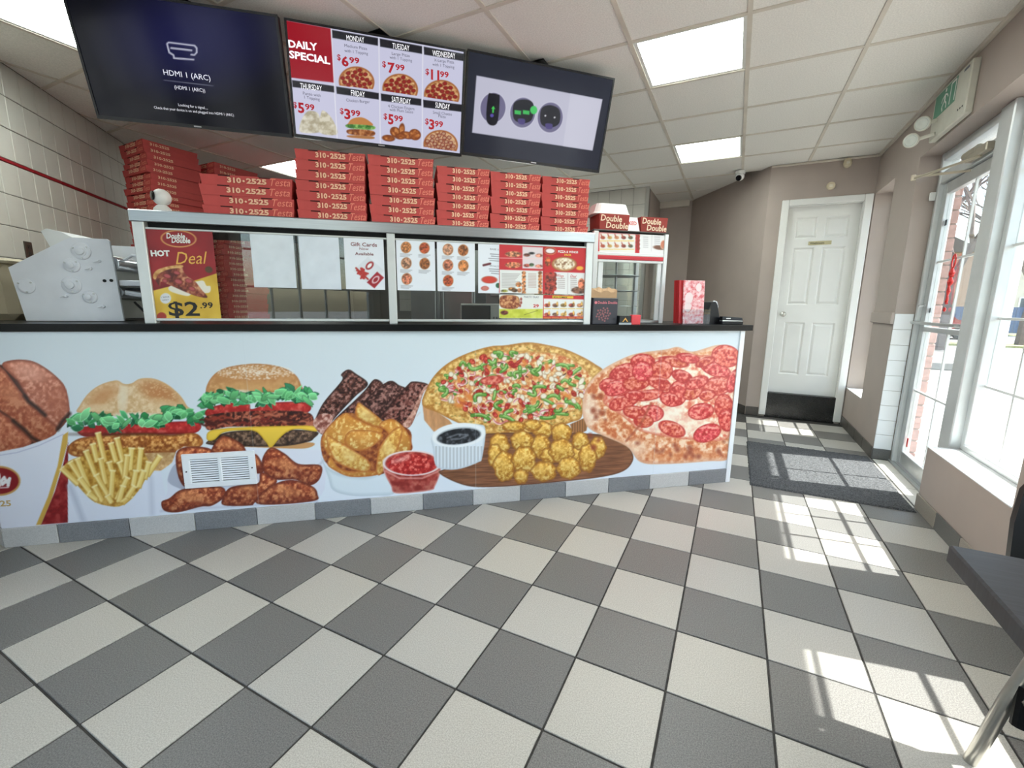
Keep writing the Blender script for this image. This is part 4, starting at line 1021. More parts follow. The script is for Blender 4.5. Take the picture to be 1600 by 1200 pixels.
# ================================================================== DOUGH SHEETER
PW = mat('white_machine_enamel', (226, 230, 238), 0.4, noise=0.03, nscale=9)
sv = 0.25
spl = Plane(CW(0, sv, 0), CU, (0, 0, 1))
sh = thing('dough_sheeter', 'white dough sheeter with round bosses on its side plate', 'dough sheeter', CW(-3.95, sv + 0.15, ZT1), CA)
outline = [(-4.165, 1.385), (-3.90, 1.535), (-3.88, 1.543), (-3.725, 1.541), (-3.715, 1.53), (-3.70, ZT1 + 0.004), (-4.13, ZT1 + 0.004)]
MB().prism(outline, sv, sv + 0.012, lambda a, c, d: CW(a, d, c)).build('side_plate', PW, sh)
o2 = [(a, c) for a, c in outline]
MB().prism([(a * 0.997 - 0.0117, c) for a, c in outline], sv + 0.33, sv + 0.342, lambda a, c, d: CW(a, d, c)).build('side_plate', PW, sh)
MB().prism([(-4.13, 1.36), (-3.9, 1.49), (-3.76, 1.46), (-3.74, 1.13), (-4.1, 1.13)], sv + 0.012, sv + 0.33, lambda a, c, d: CW(a, d, c)).build('housing', mat('machine_grey', (176, 176, 170), 0.45), sh)
c3_ = lambda x, y: (x * 0.25, 300 + y * 0.25)                   # zoomed-photo coordinates of this corner
for (x, y, r, knob) in ((510, 370, 0.043, 1), (452, 458, 0.036, 1), (168, 588, 0.038, 0), (450, 582, 0.044, 1), (565, 655, 0.033, 1)):
    a, z = spl.ab(*c3_(x, y))
    f_ = lambda px_, py_, h, a=a, z=z: CW(a + px_, sv - h, z + py_)
    b = MB(); b.lathe([(r, 0), (r, 0.006), (r - 0.004, 0.009), (r * 0.62, 0.009)] + ([(r * 0.6, 0.011), (r * 0.45, 0.013), (r * 0.42, 0.02), (0.001, 0.023)] if knob else [(0.001, 0.010)]), fr=f_, n=24); bs = b.build('boss', PW, sh, smooth=True)
    for k in range(3):
        t_ = 0.6 + k * 2.094; cx_, cz_ = a + 0.8 * r * math.cos(t_), z + 0.8 * r * math.sin(t_)
        MB().cyl(CW(cx_, sv - 0.008, cz_), CW(cx_, sv - 0.013, cz_), 0.004, n=8).build('bolt', ALU, bs)
for (x, y) in ((622, 432), (570, 478), (418, 650), (650, 715)):
    a, z = spl.ab(*c3_(x, y)); b = MB(); b.cyl(CW(a, sv, z), CW(a, sv - 0.012, z), 0.008, n=8); b.tube([CW(a, sv - 0.012, z), CW(a - 0.02, sv - 0.014, z - 0.006)], 0.004, 6); b.build('wing_nut', PW, sh)
for (x, y) in ((655, 555), (697, 553)):
    a, z = spl.ab(*c3_(x, y)); MB().cyl(CW(a, sv, z), CW(a, sv - 0.004, z), 0.008, n=12).build('plug', BLK, sh)
b = MB(); b.prism([(-4.0, 1.48), (-4.035, 1.575), (-4.01, 1.588), (-3.95, 1.575), (-3.88, 1.535), (-3.86, 1.5), (-3.9, 1.47)], sv + 0.05, sv + 0.28, lambda a, c, d: CW(a, d, c)); b.build('feed_chute', mat('white_plastic', (226, 228, 228), 0.3), sh)
for k, zz in enumerate((1.42, 1.27)): MB().cyl(CW(-3.73, sv + 0.02, zz), CW(-3.73, sv + 0.33, zz), 0.035, n=16).build('roller', STEEL2, sh, smooth=True)
b = MB(); b.tube([CW(-3.72, sv + 0.1, 1.44), CW(-3.66, sv + 0.08, 1.47), CW(-3.61, sv + 0.08, 1.465)], 0.008); b.tube([CW(-3.61, sv + 0.08, 1.50), CW(-3.6, sv + 0.08, 1.44)], 0.01); b.build('crank_handle', PW, sh)
b = MB(); b.cbox(-3.71, -3.54, sv + 0.02, sv + 0.3, 1.305, 1.335, 0.004, fr=CW); b.build('outfeed_tray', PW, sh)
b = MB(); b.tube([CW(-3.70, sv + 0.05, 1.27), CW(-3.58, sv + 0.05, 1.25), CW(-3.56, sv + 0.05, 1.22), CW(-3.56, sv + 0.05, ZT1 + 0.005)], 0.014); b.build('tray_leg', PW, sh, smooth=True)
b = MB(); b.tube([CW(-3.69, sv + 0.1, 1.22), CW(-3.62, sv + 0.1, 1.13)], 0.006); b.build('tray_stay', BLK, sh)
# cream bin behind the sheeter
cbx = thing('cream_bin', 'cream plastic storage bin with rounded corners behind the dough sheeter', 'bin', CW(-4.42, 0.5, ZT1), CA)
b = MB(); b.cbox(-0.14, 0.16, -0.12, 0.12, 0.0, 0.3, 0.035); b.build('bin_body', mat('cream_plastic', (190, 178, 152), 0.5), cbx, world=False); b = MB(); b.cbox(-0.15, 0.17, -0.13, 0.13, 0.3, 0.325, 0.012); b.build('lid', mat('cream_lid', (202, 192, 168), 0.5), cbx, world=False)
ob = MB(); ob.cbox(-0.075, 0.0, 0.007, 0.014, 1.50, 1.61, 0.003, fr=lambda t, d, z: LWf(t - 0.02, d, z)); sw = tag(ob.build('wall_outlet', mat('outlet_steel', (92, 84, 74), 0.35, 0.6)), 'dark steel outlet plate on the tiled wall above the dough sheeter', 'outlet')
for zz in (1.53, 1.575): MB().cbox(-0.068, -0.046, 0.0138, 0.0155, zz - 0.012, zz + 0.012, 0.003, fr=LWf).build('socket', mat('socket_dark', (46, 40, 36), 0.5), sw)
# white ball camera on the food guard
cpos = onplane(254, 326, CW(0, 0.1, 0), CV); cpos[2] = 1.6625
wc = thing('ball_camera', 'white ball-shaped camera standing on the food guard', 'camera', cpos, CA)
WPL = mat('camera_white', (226, 226, 224), 0.35)
MB().lathe([(0.037, 0.0), (0.04, 0.004), (0.036, 0.018), (0.024, 0.032), (0.01, 0.04)], n=24).build('base', WPL, wc, world=False, smooth=True)
b = MB(); b.lathe([(0.001, -0.04)] + [(0.04 * math.cos(a), 0.04 * math.sin(a)) for a in np.linspace(-1.4, 1.4, 13)] + [(0.001, 0.04)], fr=lambda x, y, z: (x + 0.002, y, z + 0.072), n=24); b.build('head', WPL, wc, world=False, smooth='all')
b = MB(); b.lathe([(0.022, 0), (0.021, 0.006), (0.012, 0.009), (0.001, 0.009)], fr=lambda x, y, z: (-0.022 - z * 0.75 + x * 0.66, -0.028 - z * 0.66 - x * 0.75, 0.074 + y), n=18); b.build('lens', mat('lens_black', (10, 10, 12), 0.1), wc, world=False)

# ================================================================== POSTERS ON THE FOOD GUARD
gp = Plane(CW(0, GV + 0.0015, 0), CU, (0, 0, 1))
PAPER = painted('printed_paper', 0.45)
def poster(name, lab, tl, br, base, paint, step=0.003, cat='poster', d=0.0, pl=gp):
    a0, b1 = pl.ab(*tl); a1, b0 = pl.ab(*br)
    return tag(sheet(name, PAPER, pl, a0, a1, b0, b1, step, base, paint, d=d), lab, cat)
def z5(x, y): return (220 + x * 0.25, 340 + y * 0.25)
def z6(x, y): return (600 + x * 0.2125, 350 + y * 0.2125)
def logo(p, c, rx, ry, rot=0.05):
    p.ell(c[0], c[1], rx, ry, (226, 180, 100), rot); p.ell(c[0], c[1], rx * 0.92, ry * 0.88, (150, 28, 34), rot)
def p_hot(p):
    Q = lambda *a: [z5(*q) for q in a]
    p.C = np.tile(np.array([142, 26, 32.0]), (len(p.X), 1)) + (fbm(p.X, p.Y, 40, 2)[:, None] - 0.5) * np.array([70, 20, 16])
    p.poly(Q((60, 460), (180, 430), (330, 395), (500, 340), (520, 660), (80, 660)), (222, 184, 62), smooth=False, tex=(30, (208, 166, 50), (232, 198, 84), 4))
    logo(p, z5(236, 132), 28, 13.5)
    p.poly(Q((340, 400), (390, 395), (410, 425), (435, 430), (425, 470), (330, 470), (290, 490), (185, 460), (190, 425)), (236, 230, 214))
    p.poly(Q((75, 365), (100, 330), (180, 305), (255, 298), (265, 330), (290, 365), (340, 400), (380, 450), (415, 500), (330, 485), (200, 430), (130, 400), (120, 430), (95, 400)), (150, 70, 48), tex=(7, (92, 34, 26), (212, 150, 110), 6))
    p.poly(Q((75, 368), (100, 328), (180, 303), (255, 296), (258, 312), (180, 322), (115, 350), (92, 385)), (206, 150, 84), tex=(6, (176, 116, 58), (228, 184, 120), 3))
    for (x, y, rx, ry) in ((165, 365, 26, 14), (225, 345, 24, 12), (235, 400, 28, 15), (300, 395, 26, 14), (320, 445, 24, 13), (150, 395, 18, 12)): a = z5(x, y); p.ell(a[0], a[1], rx / 4, ry / 4, (186, 84, 84), 0.3, edge=(120, 40, 36), ew=1.5)
    a = z5(155, 505); p.ell(a[0], a[1], 8.6, 8.2, (226, 228, 232)); a = z5(130, 620); p.ell(a[0], a[1], 7.5, 7, (168, 52, 40))
    a = z5(425, 325); p.ell(a[0], a[1], 6, 5, (84, 60, 30), 0.4)
hot = poster('hot_deal_poster', 'red and yellow hot deal poster with a pizza slice on the guard glass', (227.5, 357.5), (346, 497.5), (150, 30, 34), p_hot, 0.0024, d=0.002)
b = MB(); H5 = lambda mb, s_, L, R, hh, bold=0.0, sh=0.0, pl=gp, d=0.0035: text(mb, pl, s_, z5(*L), z5(*R), h=(0, -hh), bold=bold, shear=sh, d=d)
H5(b, 'HOT', (67, 240), (186, 240), 9, 0.05); H5(b, 'Double', (163, 130), (280, 133), 8.5, 0.03, 0.12); H5(b, 'Double', (195, 157), (312, 160), 8.5, 0.03, 0.12)
b.build('white_lettering', INKW, hot)
b = MB(); H5(b, 'Deal', (222, 292), (402, 288), 19, 0.0, 0.3); b.build('gold_lettering', mat('gold_ink', (236, 178, 82), 0.5), hot)
b = MB(); H5(b, '$2', (180, 612), (372, 612), 22, 0.02); H5(b, '.99', (374, 566), (455, 564), 9, 0.02); H5(b, '1 SLICE', (130, 502), (180, 498), 1.8); H5(b, 'ONLY', (138, 520), (178, 516), 1.8)
b.build('black_lettering', mat('black_ink', (22, 20, 20), 0.5), hot)
WH = (226, 231, 240)
def p_film(p): p.C += (fbm(p.X, p.Y, 16, 5)[:, None] - 0.5) * 16
poster('plain_sheet', 'plain white sheet behind film next to the hot deal poster', (390, 364.5), (464, 450), (216, 224, 232), p_film, 0.006, 'paper', d=0.001)
poster('plain_sheet', 'plain white sheet behind film next to the gift card notice', (466, 367), (533.5, 452.5), (214, 222, 232), p_film, 0.006, 'paper', d=0.001)
def p_gift(p):
    p.poly([z5(*q) for q in ((1328, 330), (1420, 245), (1520, 330), (1440, 430))], (206, 212, 220), smooth=False, alpha=0.5)
    a = z5(1430, 300); p.ell(a[0], a[1], 7.5, 5, (160, 32, 36), -0.8); p.ell(a[0], a[1], 4.8, 2.6, (236, 236, 240), -0.8)
    p.poly([z5(*q) for q in ((1413, 405), (1477, 338), (1520, 375), (1460, 442))], (158, 22, 38), smooth=False); a = z5(1468, 388); p.ell(a[0], a[1], 6, 3.6, (226, 200, 204), -0.8, ring=0.8)
    for q in (((1345, 315), (1420, 385)), ((1355, 350), (1395, 325)), ((1375, 380), (1400, 345)), ((1350, 330), (1420, 350))): p.line([z5(*q[0]), z5(*q[1])], 2.6, (176, 44, 40))
    for (x, y) in ((1368, 348), (1400, 350), (1385, 325), (1388, 372)): a = z5(x, y); p.ell(a[0], a[1], 4.2, 2.6, (184, 48, 44), 0.7)
gift = poster('gift_card_notice', 'white gift cards notice with a red bow on the guard glass', (536.5, 369), (602, 453), WH, p_gift, 0.003, 'notice', d=0.002)
b = MB(); H5(b, 'Gift Cards', (1312, 177), (1477, 183), 5.8, 0.01); H5(b, 'Now', (1367, 202), (1424, 204), 3.8); H5(b, 'Available', (1340, 234), (1455, 238), 4.6, 0.01); b.build('lettering', mat('maroon_ink', (120, 44, 52), 0.5), gift)
def p_pies(lst, caps):
    def f(p):
        for k, (x, y) in enumerate(lst):
            a = z6(x, y); p.ell(a[0], a[1], 8.2, 9, (176, 112, 62)); col = [(186, 120, 70), (168, 76, 44), (176, 130, 104), (150, 90, 50), (190, 116, 90)][(k + caps) % 5]
            p.ell(a[0], a[1], 7.2, 8, col, tex=(2.4, tuple(c * 0.62 for c in col), tuple(min(255, c * 1.3) for c in col), k + caps))
            for q in range(3): a0 = z6(x - 42, y + 47 + q * 9); a1 = z6(x + 42 - q * 14, y + 52 + q * 9); p.line([a0, a1], 0.7, (150, 152, 160))
    return f
poster('pizza_list_sheet', 'white sheet with five printed pizzas next to the middle post', (618.5, 374), (680.5, 454.5), WH, p_pies([(162, 172), (297, 177), (164, 288), (299, 292), (168, 404)], 0), 0.0032, 'paper', d=0.002)
poster('pizza_list_sheet', 'white sheet with five printed pizzas next to the base sauce sheet', (682.5, 377.5), (742, 456), WH, p_pies([(470, 188), (582, 193), (470, 303), (583, 307), (472, 417)], 2), 0.0032, 'paper', d=0.002)
def p_base(p):
    a = z6(775, 410); p.ell(a[0], a[1], 12.5, 5.8, (206, 62, 48), 0.02, edge=(170, 90, 70), ew=1.5); a = z6(742, 473); p.ell(a[0], a[1], 6, 3.6, (196, 120, 108), 0, edge=(170, 60, 52), ew=1.4); a = z6(840, 452); p.ell(a[0], a[1], 4, 4, (50, 100, 74), 0.6)
    for y in (220, 236, 252, 268, 330, 345, 362): p.line([z6(770 + (y % 7) * 4, y), z6(846, y + 5)], 0.9, (110, 112, 124))
    p.line([z6(732, 303), z6(780, 292)], 3.4, (96, 36, 44))
bsh = poster('base_sauce_sheet', 'white base sauce sheet with a red sauce bowl on the guard glass', (747, 380), (781.5, 458.5), WH, p_base, 0.003, 'paper', d=0.001)
b = MB(); text(b, gp, 'BASE S', z6(780, 190), z6(842, 195), h=(0, -2.6), d=0.002); text(b, gp, 'SPECIALTY', z6(776, 313), z6(846, 318), h=(0, -2.4), d=0.002); b.build('lettering', mat('grey_ink', (88, 90, 104), 0.5), bsh)
Z6 = lambda *a: [z6(*q) for q in a]
def dish(p, x, y, rx, ry, col, sd, rot=0.0): a = z6(x, y); p.ell(a[0], a[1], rx * 0.2125, ry * 0.2125, col, rot, tex=(3, tuple(c * 0.6 for c in col), tuple(min(255, c * 1.35) for c in col), sd))
def p_flyer(p):
    p.poly(Z6((1018, 165), (1168, 172), (1166, 330), (1018, 326)), (222, 208, 212), smooth=False); p.poly(Z6((850, 335), (1168, 345), (1166, 515), (850, 510)), (226, 228, 226), smooth=False)
    p.line(Z6((850, 250), (1168, 256)), 0.8, (240, 200, 200))
    for k, (x, y, rx, ry, c) in enumerate(((950, 222, 60, 22, (196, 130, 96)), (950, 302, 60, 22, (188, 118, 84)), (1050, 228, 24, 12, (120, 70, 60)), (1085, 215, 22, 9, (60, 60, 60)), (1140, 232, 26, 14, (196, 130, 110)), (1050, 305, 24, 12, (150, 70, 60)), (1085, 300, 18, 12, (70, 90, 60)), (1140, 310, 28, 12, (190, 120, 100)),
                                       (990, 445, 22, 18, (176, 110, 60)), (940, 478, 26, 14, (160, 110, 60)), (885, 492, 24, 10, (130, 130, 60)), (960, 488, 22, 14, (84, 60, 40)), (995, 488, 16, 16, (190, 130, 90)))): dish(p, x, y, rx, ry, c, k)
    for k in range(7):
        for x in (1028, 1148): dish(p, x, 360 + k * 24, 15, 14, (190, 124, 80), k)
    for y in range(365, 470, 11): p.line([z6(868, y), z6(1000 - (y % 5) * 9, y + 3)], 0.6, (150, 140, 140)); p.line([z6(1062, y), z6(1118, y + 2)], 0.6, (170, 130, 120))
poster('menu_flyer', 'red topped menu flyer above the party tray sheet', (780, 381), (848.5, 459), (196, 44, 52), p_flyer, 0.0028, 'flyer', d=0.003)
def p_party(p):
    p.poly(Z6((848, 625), (1167, 625), (1167, 692), (848, 692)), (206, 212, 70), smooth=False, tex=(8, (190, 196, 56), (218, 222, 100), 3))
    p.poly(Z6((862, 530), (985, 534), (982, 618), (862, 612)), (176, 104, 66), tex=(3, (120, 56, 36), (214, 160, 110), 2), edge=(150, 96, 50), ew=2)
    for (x, y) in ((1008, 552), (1008, 578), (1000, 600)): a = z6(x, y); p.ell(a[0], a[1], 1.6, 2.4, (150, 60, 50))
    dish(p, 885, 652, 28, 16, (110, 50, 40), 3); p.line(Z6((1030, 668), (1130, 636)), 0.0, (0, 0, 0))
pty = poster('party_tray_sheet', 'party tray sheet with a yellow foot on the guard glass', (780, 460), (848, 497.5), (228, 230, 226), p_party, 0.0028, 'flyer', d=0.003)
b = MB(); text(b, gp, '29', z6(1095, 612), z6(1137, 613), h=(0, -4.8), bold=0.03, d=0.0042); b.build('red_lettering', RED, pty); b = MB(); text(b, gp, 'PARTY TRAY', z6(1028, 543), z6(1138, 546), h=(0, -3), d=0.0042); b.build('lettering', MATS['grey_ink'], pty)
def p_wings(p):
    p.poly(Z6((1250, 352), (1476, 360), (1470, 525), (1250, 518)), (230, 230, 230), smooth=False); logo(p, z6(1222, 198), 9.5, 6)
    p.ell(*z6(1222, 198), 7, 3.6, (240, 232, 232), 0.05)
    a = z6(1325, 295); p.ell(a[0], a[1], 20, 11.5, (196, 140, 86), 0.02, edge=(150, 92, 50), ew=2.2); p.ell(a[0], a[1] - 0.5, 16.5, 9, (226, 206, 176), 0.02, tex=(3, (150, 110, 80), (244, 236, 220), 3))
    for k in range(14): dish(p, 1200 + (k % 3) * 26, 375 + (k // 3) * 32, 18, 20, (150, 56, 44), k)
    dish(p, 1205, 275, 22, 36, (186, 90, 50), 3); dish(p, 1437, 487, 60, 26, (110, 72, 54), 5); dish(p, 1452, 440, 26, 40, (196, 110, 80), 6); a = z6(1440, 325); p.ell(a[0], a[1], 5.5, 3.2, (236, 176, 60))
    for y in range(400, 480, 14): p.line([z6(1278, y), z6(1328, y + 2)], 0.6, (150, 130, 130)); p.line([z6(1372, y), z6(1416, y + 2)], 0.6, (150, 130, 130))
    p.line(Z6((1352, 360), (1350, 520)), 0.7, (190, 180, 180))
wng = poster('pizza_wings_flyer', 'red pizza and wings pack flyer next to the end post', (849, 384), (914, 460.5), (200, 30, 38), p_wings, 0.0028, 'flyer', d=0.003)
b = MB(); text(b, gp, 'PIZZA & WINGS', z6(1278, 211), z6(1425, 216), h=(0, -3.6), bold=0.02, d=0.0042); b.build('lettering', INKW, wng); b = MB(); text(b, gp, 'PACK', z6(1325, 235), z6(1376, 236), h=(0, -3.2), bold=0.02, d=0.0042); b.build('yellow_lettering', mat('yellow_ink', (240, 196, 70), 0.5), wng)
b = MB(); text(b, gp, 'Wings', z6(1265, 388), z6(1318, 392), h=(0, -4.2), shear=0.2, d=0.0042); text(b, gp, 'Deal', z6(1368, 392), z6(1408, 395), h=(0, -4.2), shear=0.2, d=0.0042); b.build('red_lettering', RED, wng)
def p_combo(p):
    p.poly(Z6((1174, 548), (1470, 555), (1464, 680), (1174, 676)), (232, 232, 230), smooth=False); p.poly(Z6((1238, 527), (1392, 531), (1392, 548), (1238, 545)), (232, 200, 50), smooth=False)
    for k in range(10):
        x, y = 1200 + (k % 5) * 60, 592 + (k // 5) * 68; dish(p, x, y + 6, 22, 14, [(170, 70, 50), (120, 80, 60), (190, 150, 80), (140, 60, 44), (200, 130, 90)][k % 5], k); dish(p, x + 14, y - 6, 7, 14, (200, 150, 70), k + 3); p.line([z6(x - 24, y + 30), z6(x + 24, y + 31)], 1.0, (230, 190, 70))
cmb = poster('combo_flyer', 'red box combos flyer with ten small meals under the wings flyer', (848.5, 461), (911.5, 498), (196, 32, 38), p_combo, 0.0028, 'flyer', d=0.003)
b = MB(); text(b, gp, 'BOX COMBOS', z6(1246, 543), z6(1345, 546), h=(0, -2.4), bold=0.02, d=0.0042); b.build('lettering', MATS['dark_ink'], cmb)

# ================================================================== WARMING CABINET AND THINGS ON THE COUNTER END
WU0, WU1, WV0, WV1, WZ = -1.01, -0.462, 0.25, 0.66, 1.715
wm = thing('warming_cabinet', 'white and glass pizza warming cabinet with printed header on the counter', 'display cabinet', CW(-0.735, 0.45, ZT1), CA)
WEN = mat('cabinet_white', (226, 229, 230), 0.35)
wb_ = lambda u0, u1, v0, v1, z0, z1, name, m, bev=0.003, par=None: MB().cbox(u0, u1, v0, v1, z0, z1, bev, fr=CW).build(name, m, par or wm)
for (u0, u1) in ((WU0, WU0 + 0.035), (WU1 - 0.028, WU1)):
    wb_(u0, u1, WV0, WV0 + 0.03, ZT1, WZ, 'post', WEN); wb_(u0, u1, WV1 - 0.03, WV1, ZT1, WZ, 'post', WEN)
wb_(WU0 + 0.035, WU1 - 0.028, WV0 + 0.008, WV1 - 0.03, 1.575, 1.708, 'header_box', WEN); wb_(WU0 - 0.002, WU1 + 0.002, WV0 + 0.001, WV1, WZ, WZ + 0.01, 'roof', mat('cabinet_dark_roof', (52, 46, 44), 0.5))
wb_(WU0 + 0.035, WU1 - 0.028, WV0 + 0.002, WV0 + 0.012, 1.563, 1.584, 'header_rail', WEN)
wb_(WU0 + 0.035, WU1 - 0.028, WV0 + 0.0, WV0 + 0.012, 1.537, 1.562, 'red_band', mat('red_band', (196, 36, 52), 0.4)); wb_(WU0 + 0.035, WU1 - 0.028, WV0 + 0.002, WV0 + 0.012, 1.520, 1.536, 'lower_rail', WEN)
for (u0, u1) in ((WU0 + 0.045, WU0 + 0.08), (WU1 - 0.066, WU1 - 0.034)): wb_(u0, u1, WV0 + 0.008, WV0 + 0.02, ZT1 + 0.02, 1.52, 'door_stile', WEN)
wb_(WU0 + 0.08, WU1 - 0.066, WV0 + 0.012, WV0 + 0.016, ZT1 + 0.03, 1.52, 'door_glass', glass('cabinet_glass', (0.9, 0.93, 0.93)), 0.0005)
wb_(WU0 + 0.035, WU1 - 0.028, WV0 + 0.005, WV1 - 0.005, ZT1 + 0.001, ZT1 + 0.02, 'cabinet_floor', STEEL); wb_(WU0 + 0.035, WU1 - 0.028, WV1 - 0.008, WV1 - 0.004, ZT1 + 0.03, 1.56, 'rear_glass', MATS['cabinet_glass'], 0.0005)
cu = (WU0 + WU1) / 2; cv = (WV0 + WV1) / 2
MB().cyl(CW(cu, cv, ZT1 + 0.02), CW(cu, cv, 1.56), 0.008, n=10).build('spindle', STEEL2, wm)
for zz in (1.23, 1.335, 1.44):
    b = MB(); b.lathe([(0.01, 0), (0.165, 0), (0.165, 0.004), (0.01, 0.004)], fr=lambda x, y, z, zz=zz: CW(cu + x, cv + y, zz + z), n=28); b.build('rack_shelf', STEEL2, wm)
wpl = Plane(CW(0, WV0 + 0.006, 0), CU, (0, 0, 1))
def z7(x, y): return (910 + x * 0.175, 310 + y * 0.175)
def p_head(p):
    Q = lambda *a: [z7(*q) for q in a]
    p.poly(Q((152, 308), (476, 322), (470, 510), (150, 500)), (232, 230, 226), smooth=False); p.poly(Q((228, 276), (404, 288), (402, 308), (230, 300)), (232, 200, 50), smooth=False); p.poly(Q((512, 305), (745, 312), (740, 515), (508, 510)), (230, 230, 232), smooth=False)
    for k in range(10):
        x, y = 182 + (k % 5) * 62, 350 + (k // 5) * 75; a = z7(x, y); c = [(170, 80, 56), (130, 60, 50), (196, 160, 90), (90, 90, 66), (200, 140, 100)][(k * 2) % 5]; p.ell(a[0], a[1], 3.6, 2.6, c, 0.1); p.ell(a[0] - 2, a[1] - 3, 1, 3.2, (180, 90, 70), -0.4); p.line([z7(x - 25, y + 28), z7(x + 28, y + 30)], 1.0, (232, 190, 70))
    for k in range(8): a = z7(488 + (k % 2) * 12, 320 + k * 18); p.ell(a[0], a[1], 2.4, 2.6, (150, 50, 40), 0)
    for y in range(345, 440, 18): p.line([z7(545, y), z7(585, y + 2)], 0.6, (160, 160, 168)); p.line([z7(645, y), z7(690, y + 2)], 0.6, (160, 160, 168))
    p.line([z7(622, 310), z7(616, 470)], 0.7, (200, 200, 204)); a = z7(690, 440); p.ell(a[0], a[1], 10, 3.4, (120, 80, 60), 0.1); a = z7(722, 412); p.ell(a[0], a[1], 4.5, 7, (200, 120, 90), 0.1, edge=(230, 200, 180), ew=1.2)
hp = sheet('header_print', PAPER, wpl, WU0 + 0.036, WU1 - 0.029, 1.585, 1.706, 0.0035, (196, 34, 44), p_head, wm)
# things on top of the cabinet
ztop = WZ + 0.0105
BROWNRED = mat('brown_red_card', (150, 50, 42), 0.6, noise=0.06); CARDS = mat('dark_card_side', (96, 40, 32), 0.7)
CREAM = mat('cream_ink', (240, 214, 186), 0.5)
def snack_box(uc, vc, w, h, dpt, lab):
    t = thing('snack_box', lab, 'box', CW(uc, vc, ztop), CA)
    b = MB(); b.add([(-w / 2 + .006, 0, 0), (w / 2 - .006, 0, 0), (w / 2 - .006, dpt, 0), (-w / 2 + .006, dpt, 0), (-w / 2, -.004, h), (w / 2, -.004, h), (w / 2, dpt, h), (-w / 2, dpt, h)], [(3, 2, 1, 0), (4, 5, 6, 7), (0, 1, 5, 4), (1, 2, 6, 5), (2, 3, 7, 6), (3, 0, 4, 7)])
    b.build('carton', BROWNRED, t, world=False)
    b = MB(); pf = Plane((0, -0.0052, 0), (1, 0, 0), (0, 0, 1)); text(b, pf, 'Double', (-w * 0.46, h * 0.56), (w * 0.24, h * 0.52), h=h * 0.38, bold=0.02, shear=0.08, px=False); text(b, pf, 'Double', (-w * 0.28, h * 0.12), (w * 0.46, h * 0.1), h=h * 0.38, bold=0.02, shear=0.08, px=False)
    b.build('lettering', CREAM, t, world=False); return t
snack_box(-0.865, 0.262, 0.215, 0.10, 0.16, 'brown red snack box under the white tray on the warming cabinet'); snack_box(-0.565, 0.275, 0.20, 0.098, 0.15, 'brown red snack box standing alone at the end of the warming cabinet')
t = thing('foam_tray', 'white ribbed foam tray turned over on the snack box', 'tray', CW(-0.875, 0.27, ztop + 0.1005), CA)
b = MB(); nr = 40; prof = [(1.0, 0.0), (1.0, 0.006), (0.94, 0.012), (0.82, 0.06), (0.78, 0.068), (0.0, 0.07)]
ring = []
for k in range(nr):
    a = 2 * math.pi * k / nr; ca, sa = math.cos(a), math.sin(a); q = (abs(ca) ** 6 + abs(sa) ** 6) ** (-1 / 6); ring.append((0.135 * ca * q, 0.085 * sa * q + 0.075))
vs_ = []
for pi_, (s_, z) in enumerate(prof):
    for k, (x, y) in enumerate(ring): e = 1 - (0.035 if (k % 2 and pi_ in (2, 3)) else 0); vs_.append((x * s_ * e, (y - 0.075) * s_ * e + 0.075, z))
fs_ = [(i * nr + k, i * nr + (k + 1) % nr, (i + 1) * nr + (k + 1) % nr, (i + 1) * nr + k) for i in range(len(prof) - 1) for k in range(nr)] + [tuple(range(nr))[::-1]]
b.add(vs_, fs_); b.build('tray_shell', mat('white_foam', (228, 228, 226), 0.6), t, world=False)
t = thing('tent_card', 'small white tent card between the two snack boxes', 'card', CW(-0.715, 0.30, ztop), CA)
b = MB(); b.add([(-0.045, -0.02, 0), (0.05, -0.02, 0), (0.036, 0.0, 0.095), (-0.036, 0.0, 0.095), (-0.045, 0.05, 0), (0.05, 0.05, 0)], [(0, 1, 2, 3), (4, 3, 2, 5), (0, 3, 4), (1, 5, 2), (0, 4, 5, 1)]); b.build('card', mat('white_card', (230, 230, 230), 0.5), t, world=False)
b = MB(); ang = math.atan2(0.02, 0.095); pf = Plane((0, -0.0205, 0), (1, 0, 0), (0, math.sin(ang), math.cos(ang))); text(b, pf, 'KED', (-0.03, 0.045), (0.028, 0.045), h=0.024, bold=0.02, px=False); b.build('lettering', RED, t, world=False)
# dark card display box with a brown paper roll behind it
dpl = Plane(CW(0, 0.06, 0), CU, (0, 0, 1))
a0 = dpl.ab(*z7(98, 930)); a1 = dpl.ab(*z7(310, 1100))
t = thing('card_display', 'dark display box with pink pizza print at the end of the food guard', 'display box', CW((a0[0] + a1[0]) / 2, 0.06, ZT1), CA)
w_ = a1[0] - a0[0]; h_ = 0.165
b = MB(); b.cbox(-w_ / 2, w_ / 2, 0, 0.1, 0.0, h_, 0.004); b.build('carton', mat('slate_card', (52, 52, 62), 0.4), t, world=False)
b = MB(); pf = Plane((0, -0.0005, 0), (1, 0, 0), (0, 0, 1)); text(b, pf, 'Double Double', (-w_ * 0.32, h_ * 0.78), (w_ * 0.46, h_ * 0.78), h=h_ * 0.1, bold=0.02, px=False); b.cyl((-w_ * 0.4, 0.001, h_ * 0.82), (-w_ * 0.4, -0.0012, h_ * 0.82), 0.009, n=12); b.build('lettering', mat('pink_ink', (214, 120, 130), 0.5), t, world=False)
b = MB()
for k in range(26):
    rr = random.Random(k); a_ = k * 2.4; q = 0.05 * math.sqrt(k / 26); b.cyl((q * math.cos(a_) - 0.012, 0.001, h_ * 0.38 + q * math.sin(a_) * 0.9), (q * math.cos(a_) - 0.012, -0.0009, h_ * 0.38 + q * math.sin(a_) * 0.9), 0.0065, n=8)
b.build('pizza_print', mat('dusky_print', (142, 88, 92), 0.5), t, world=False)
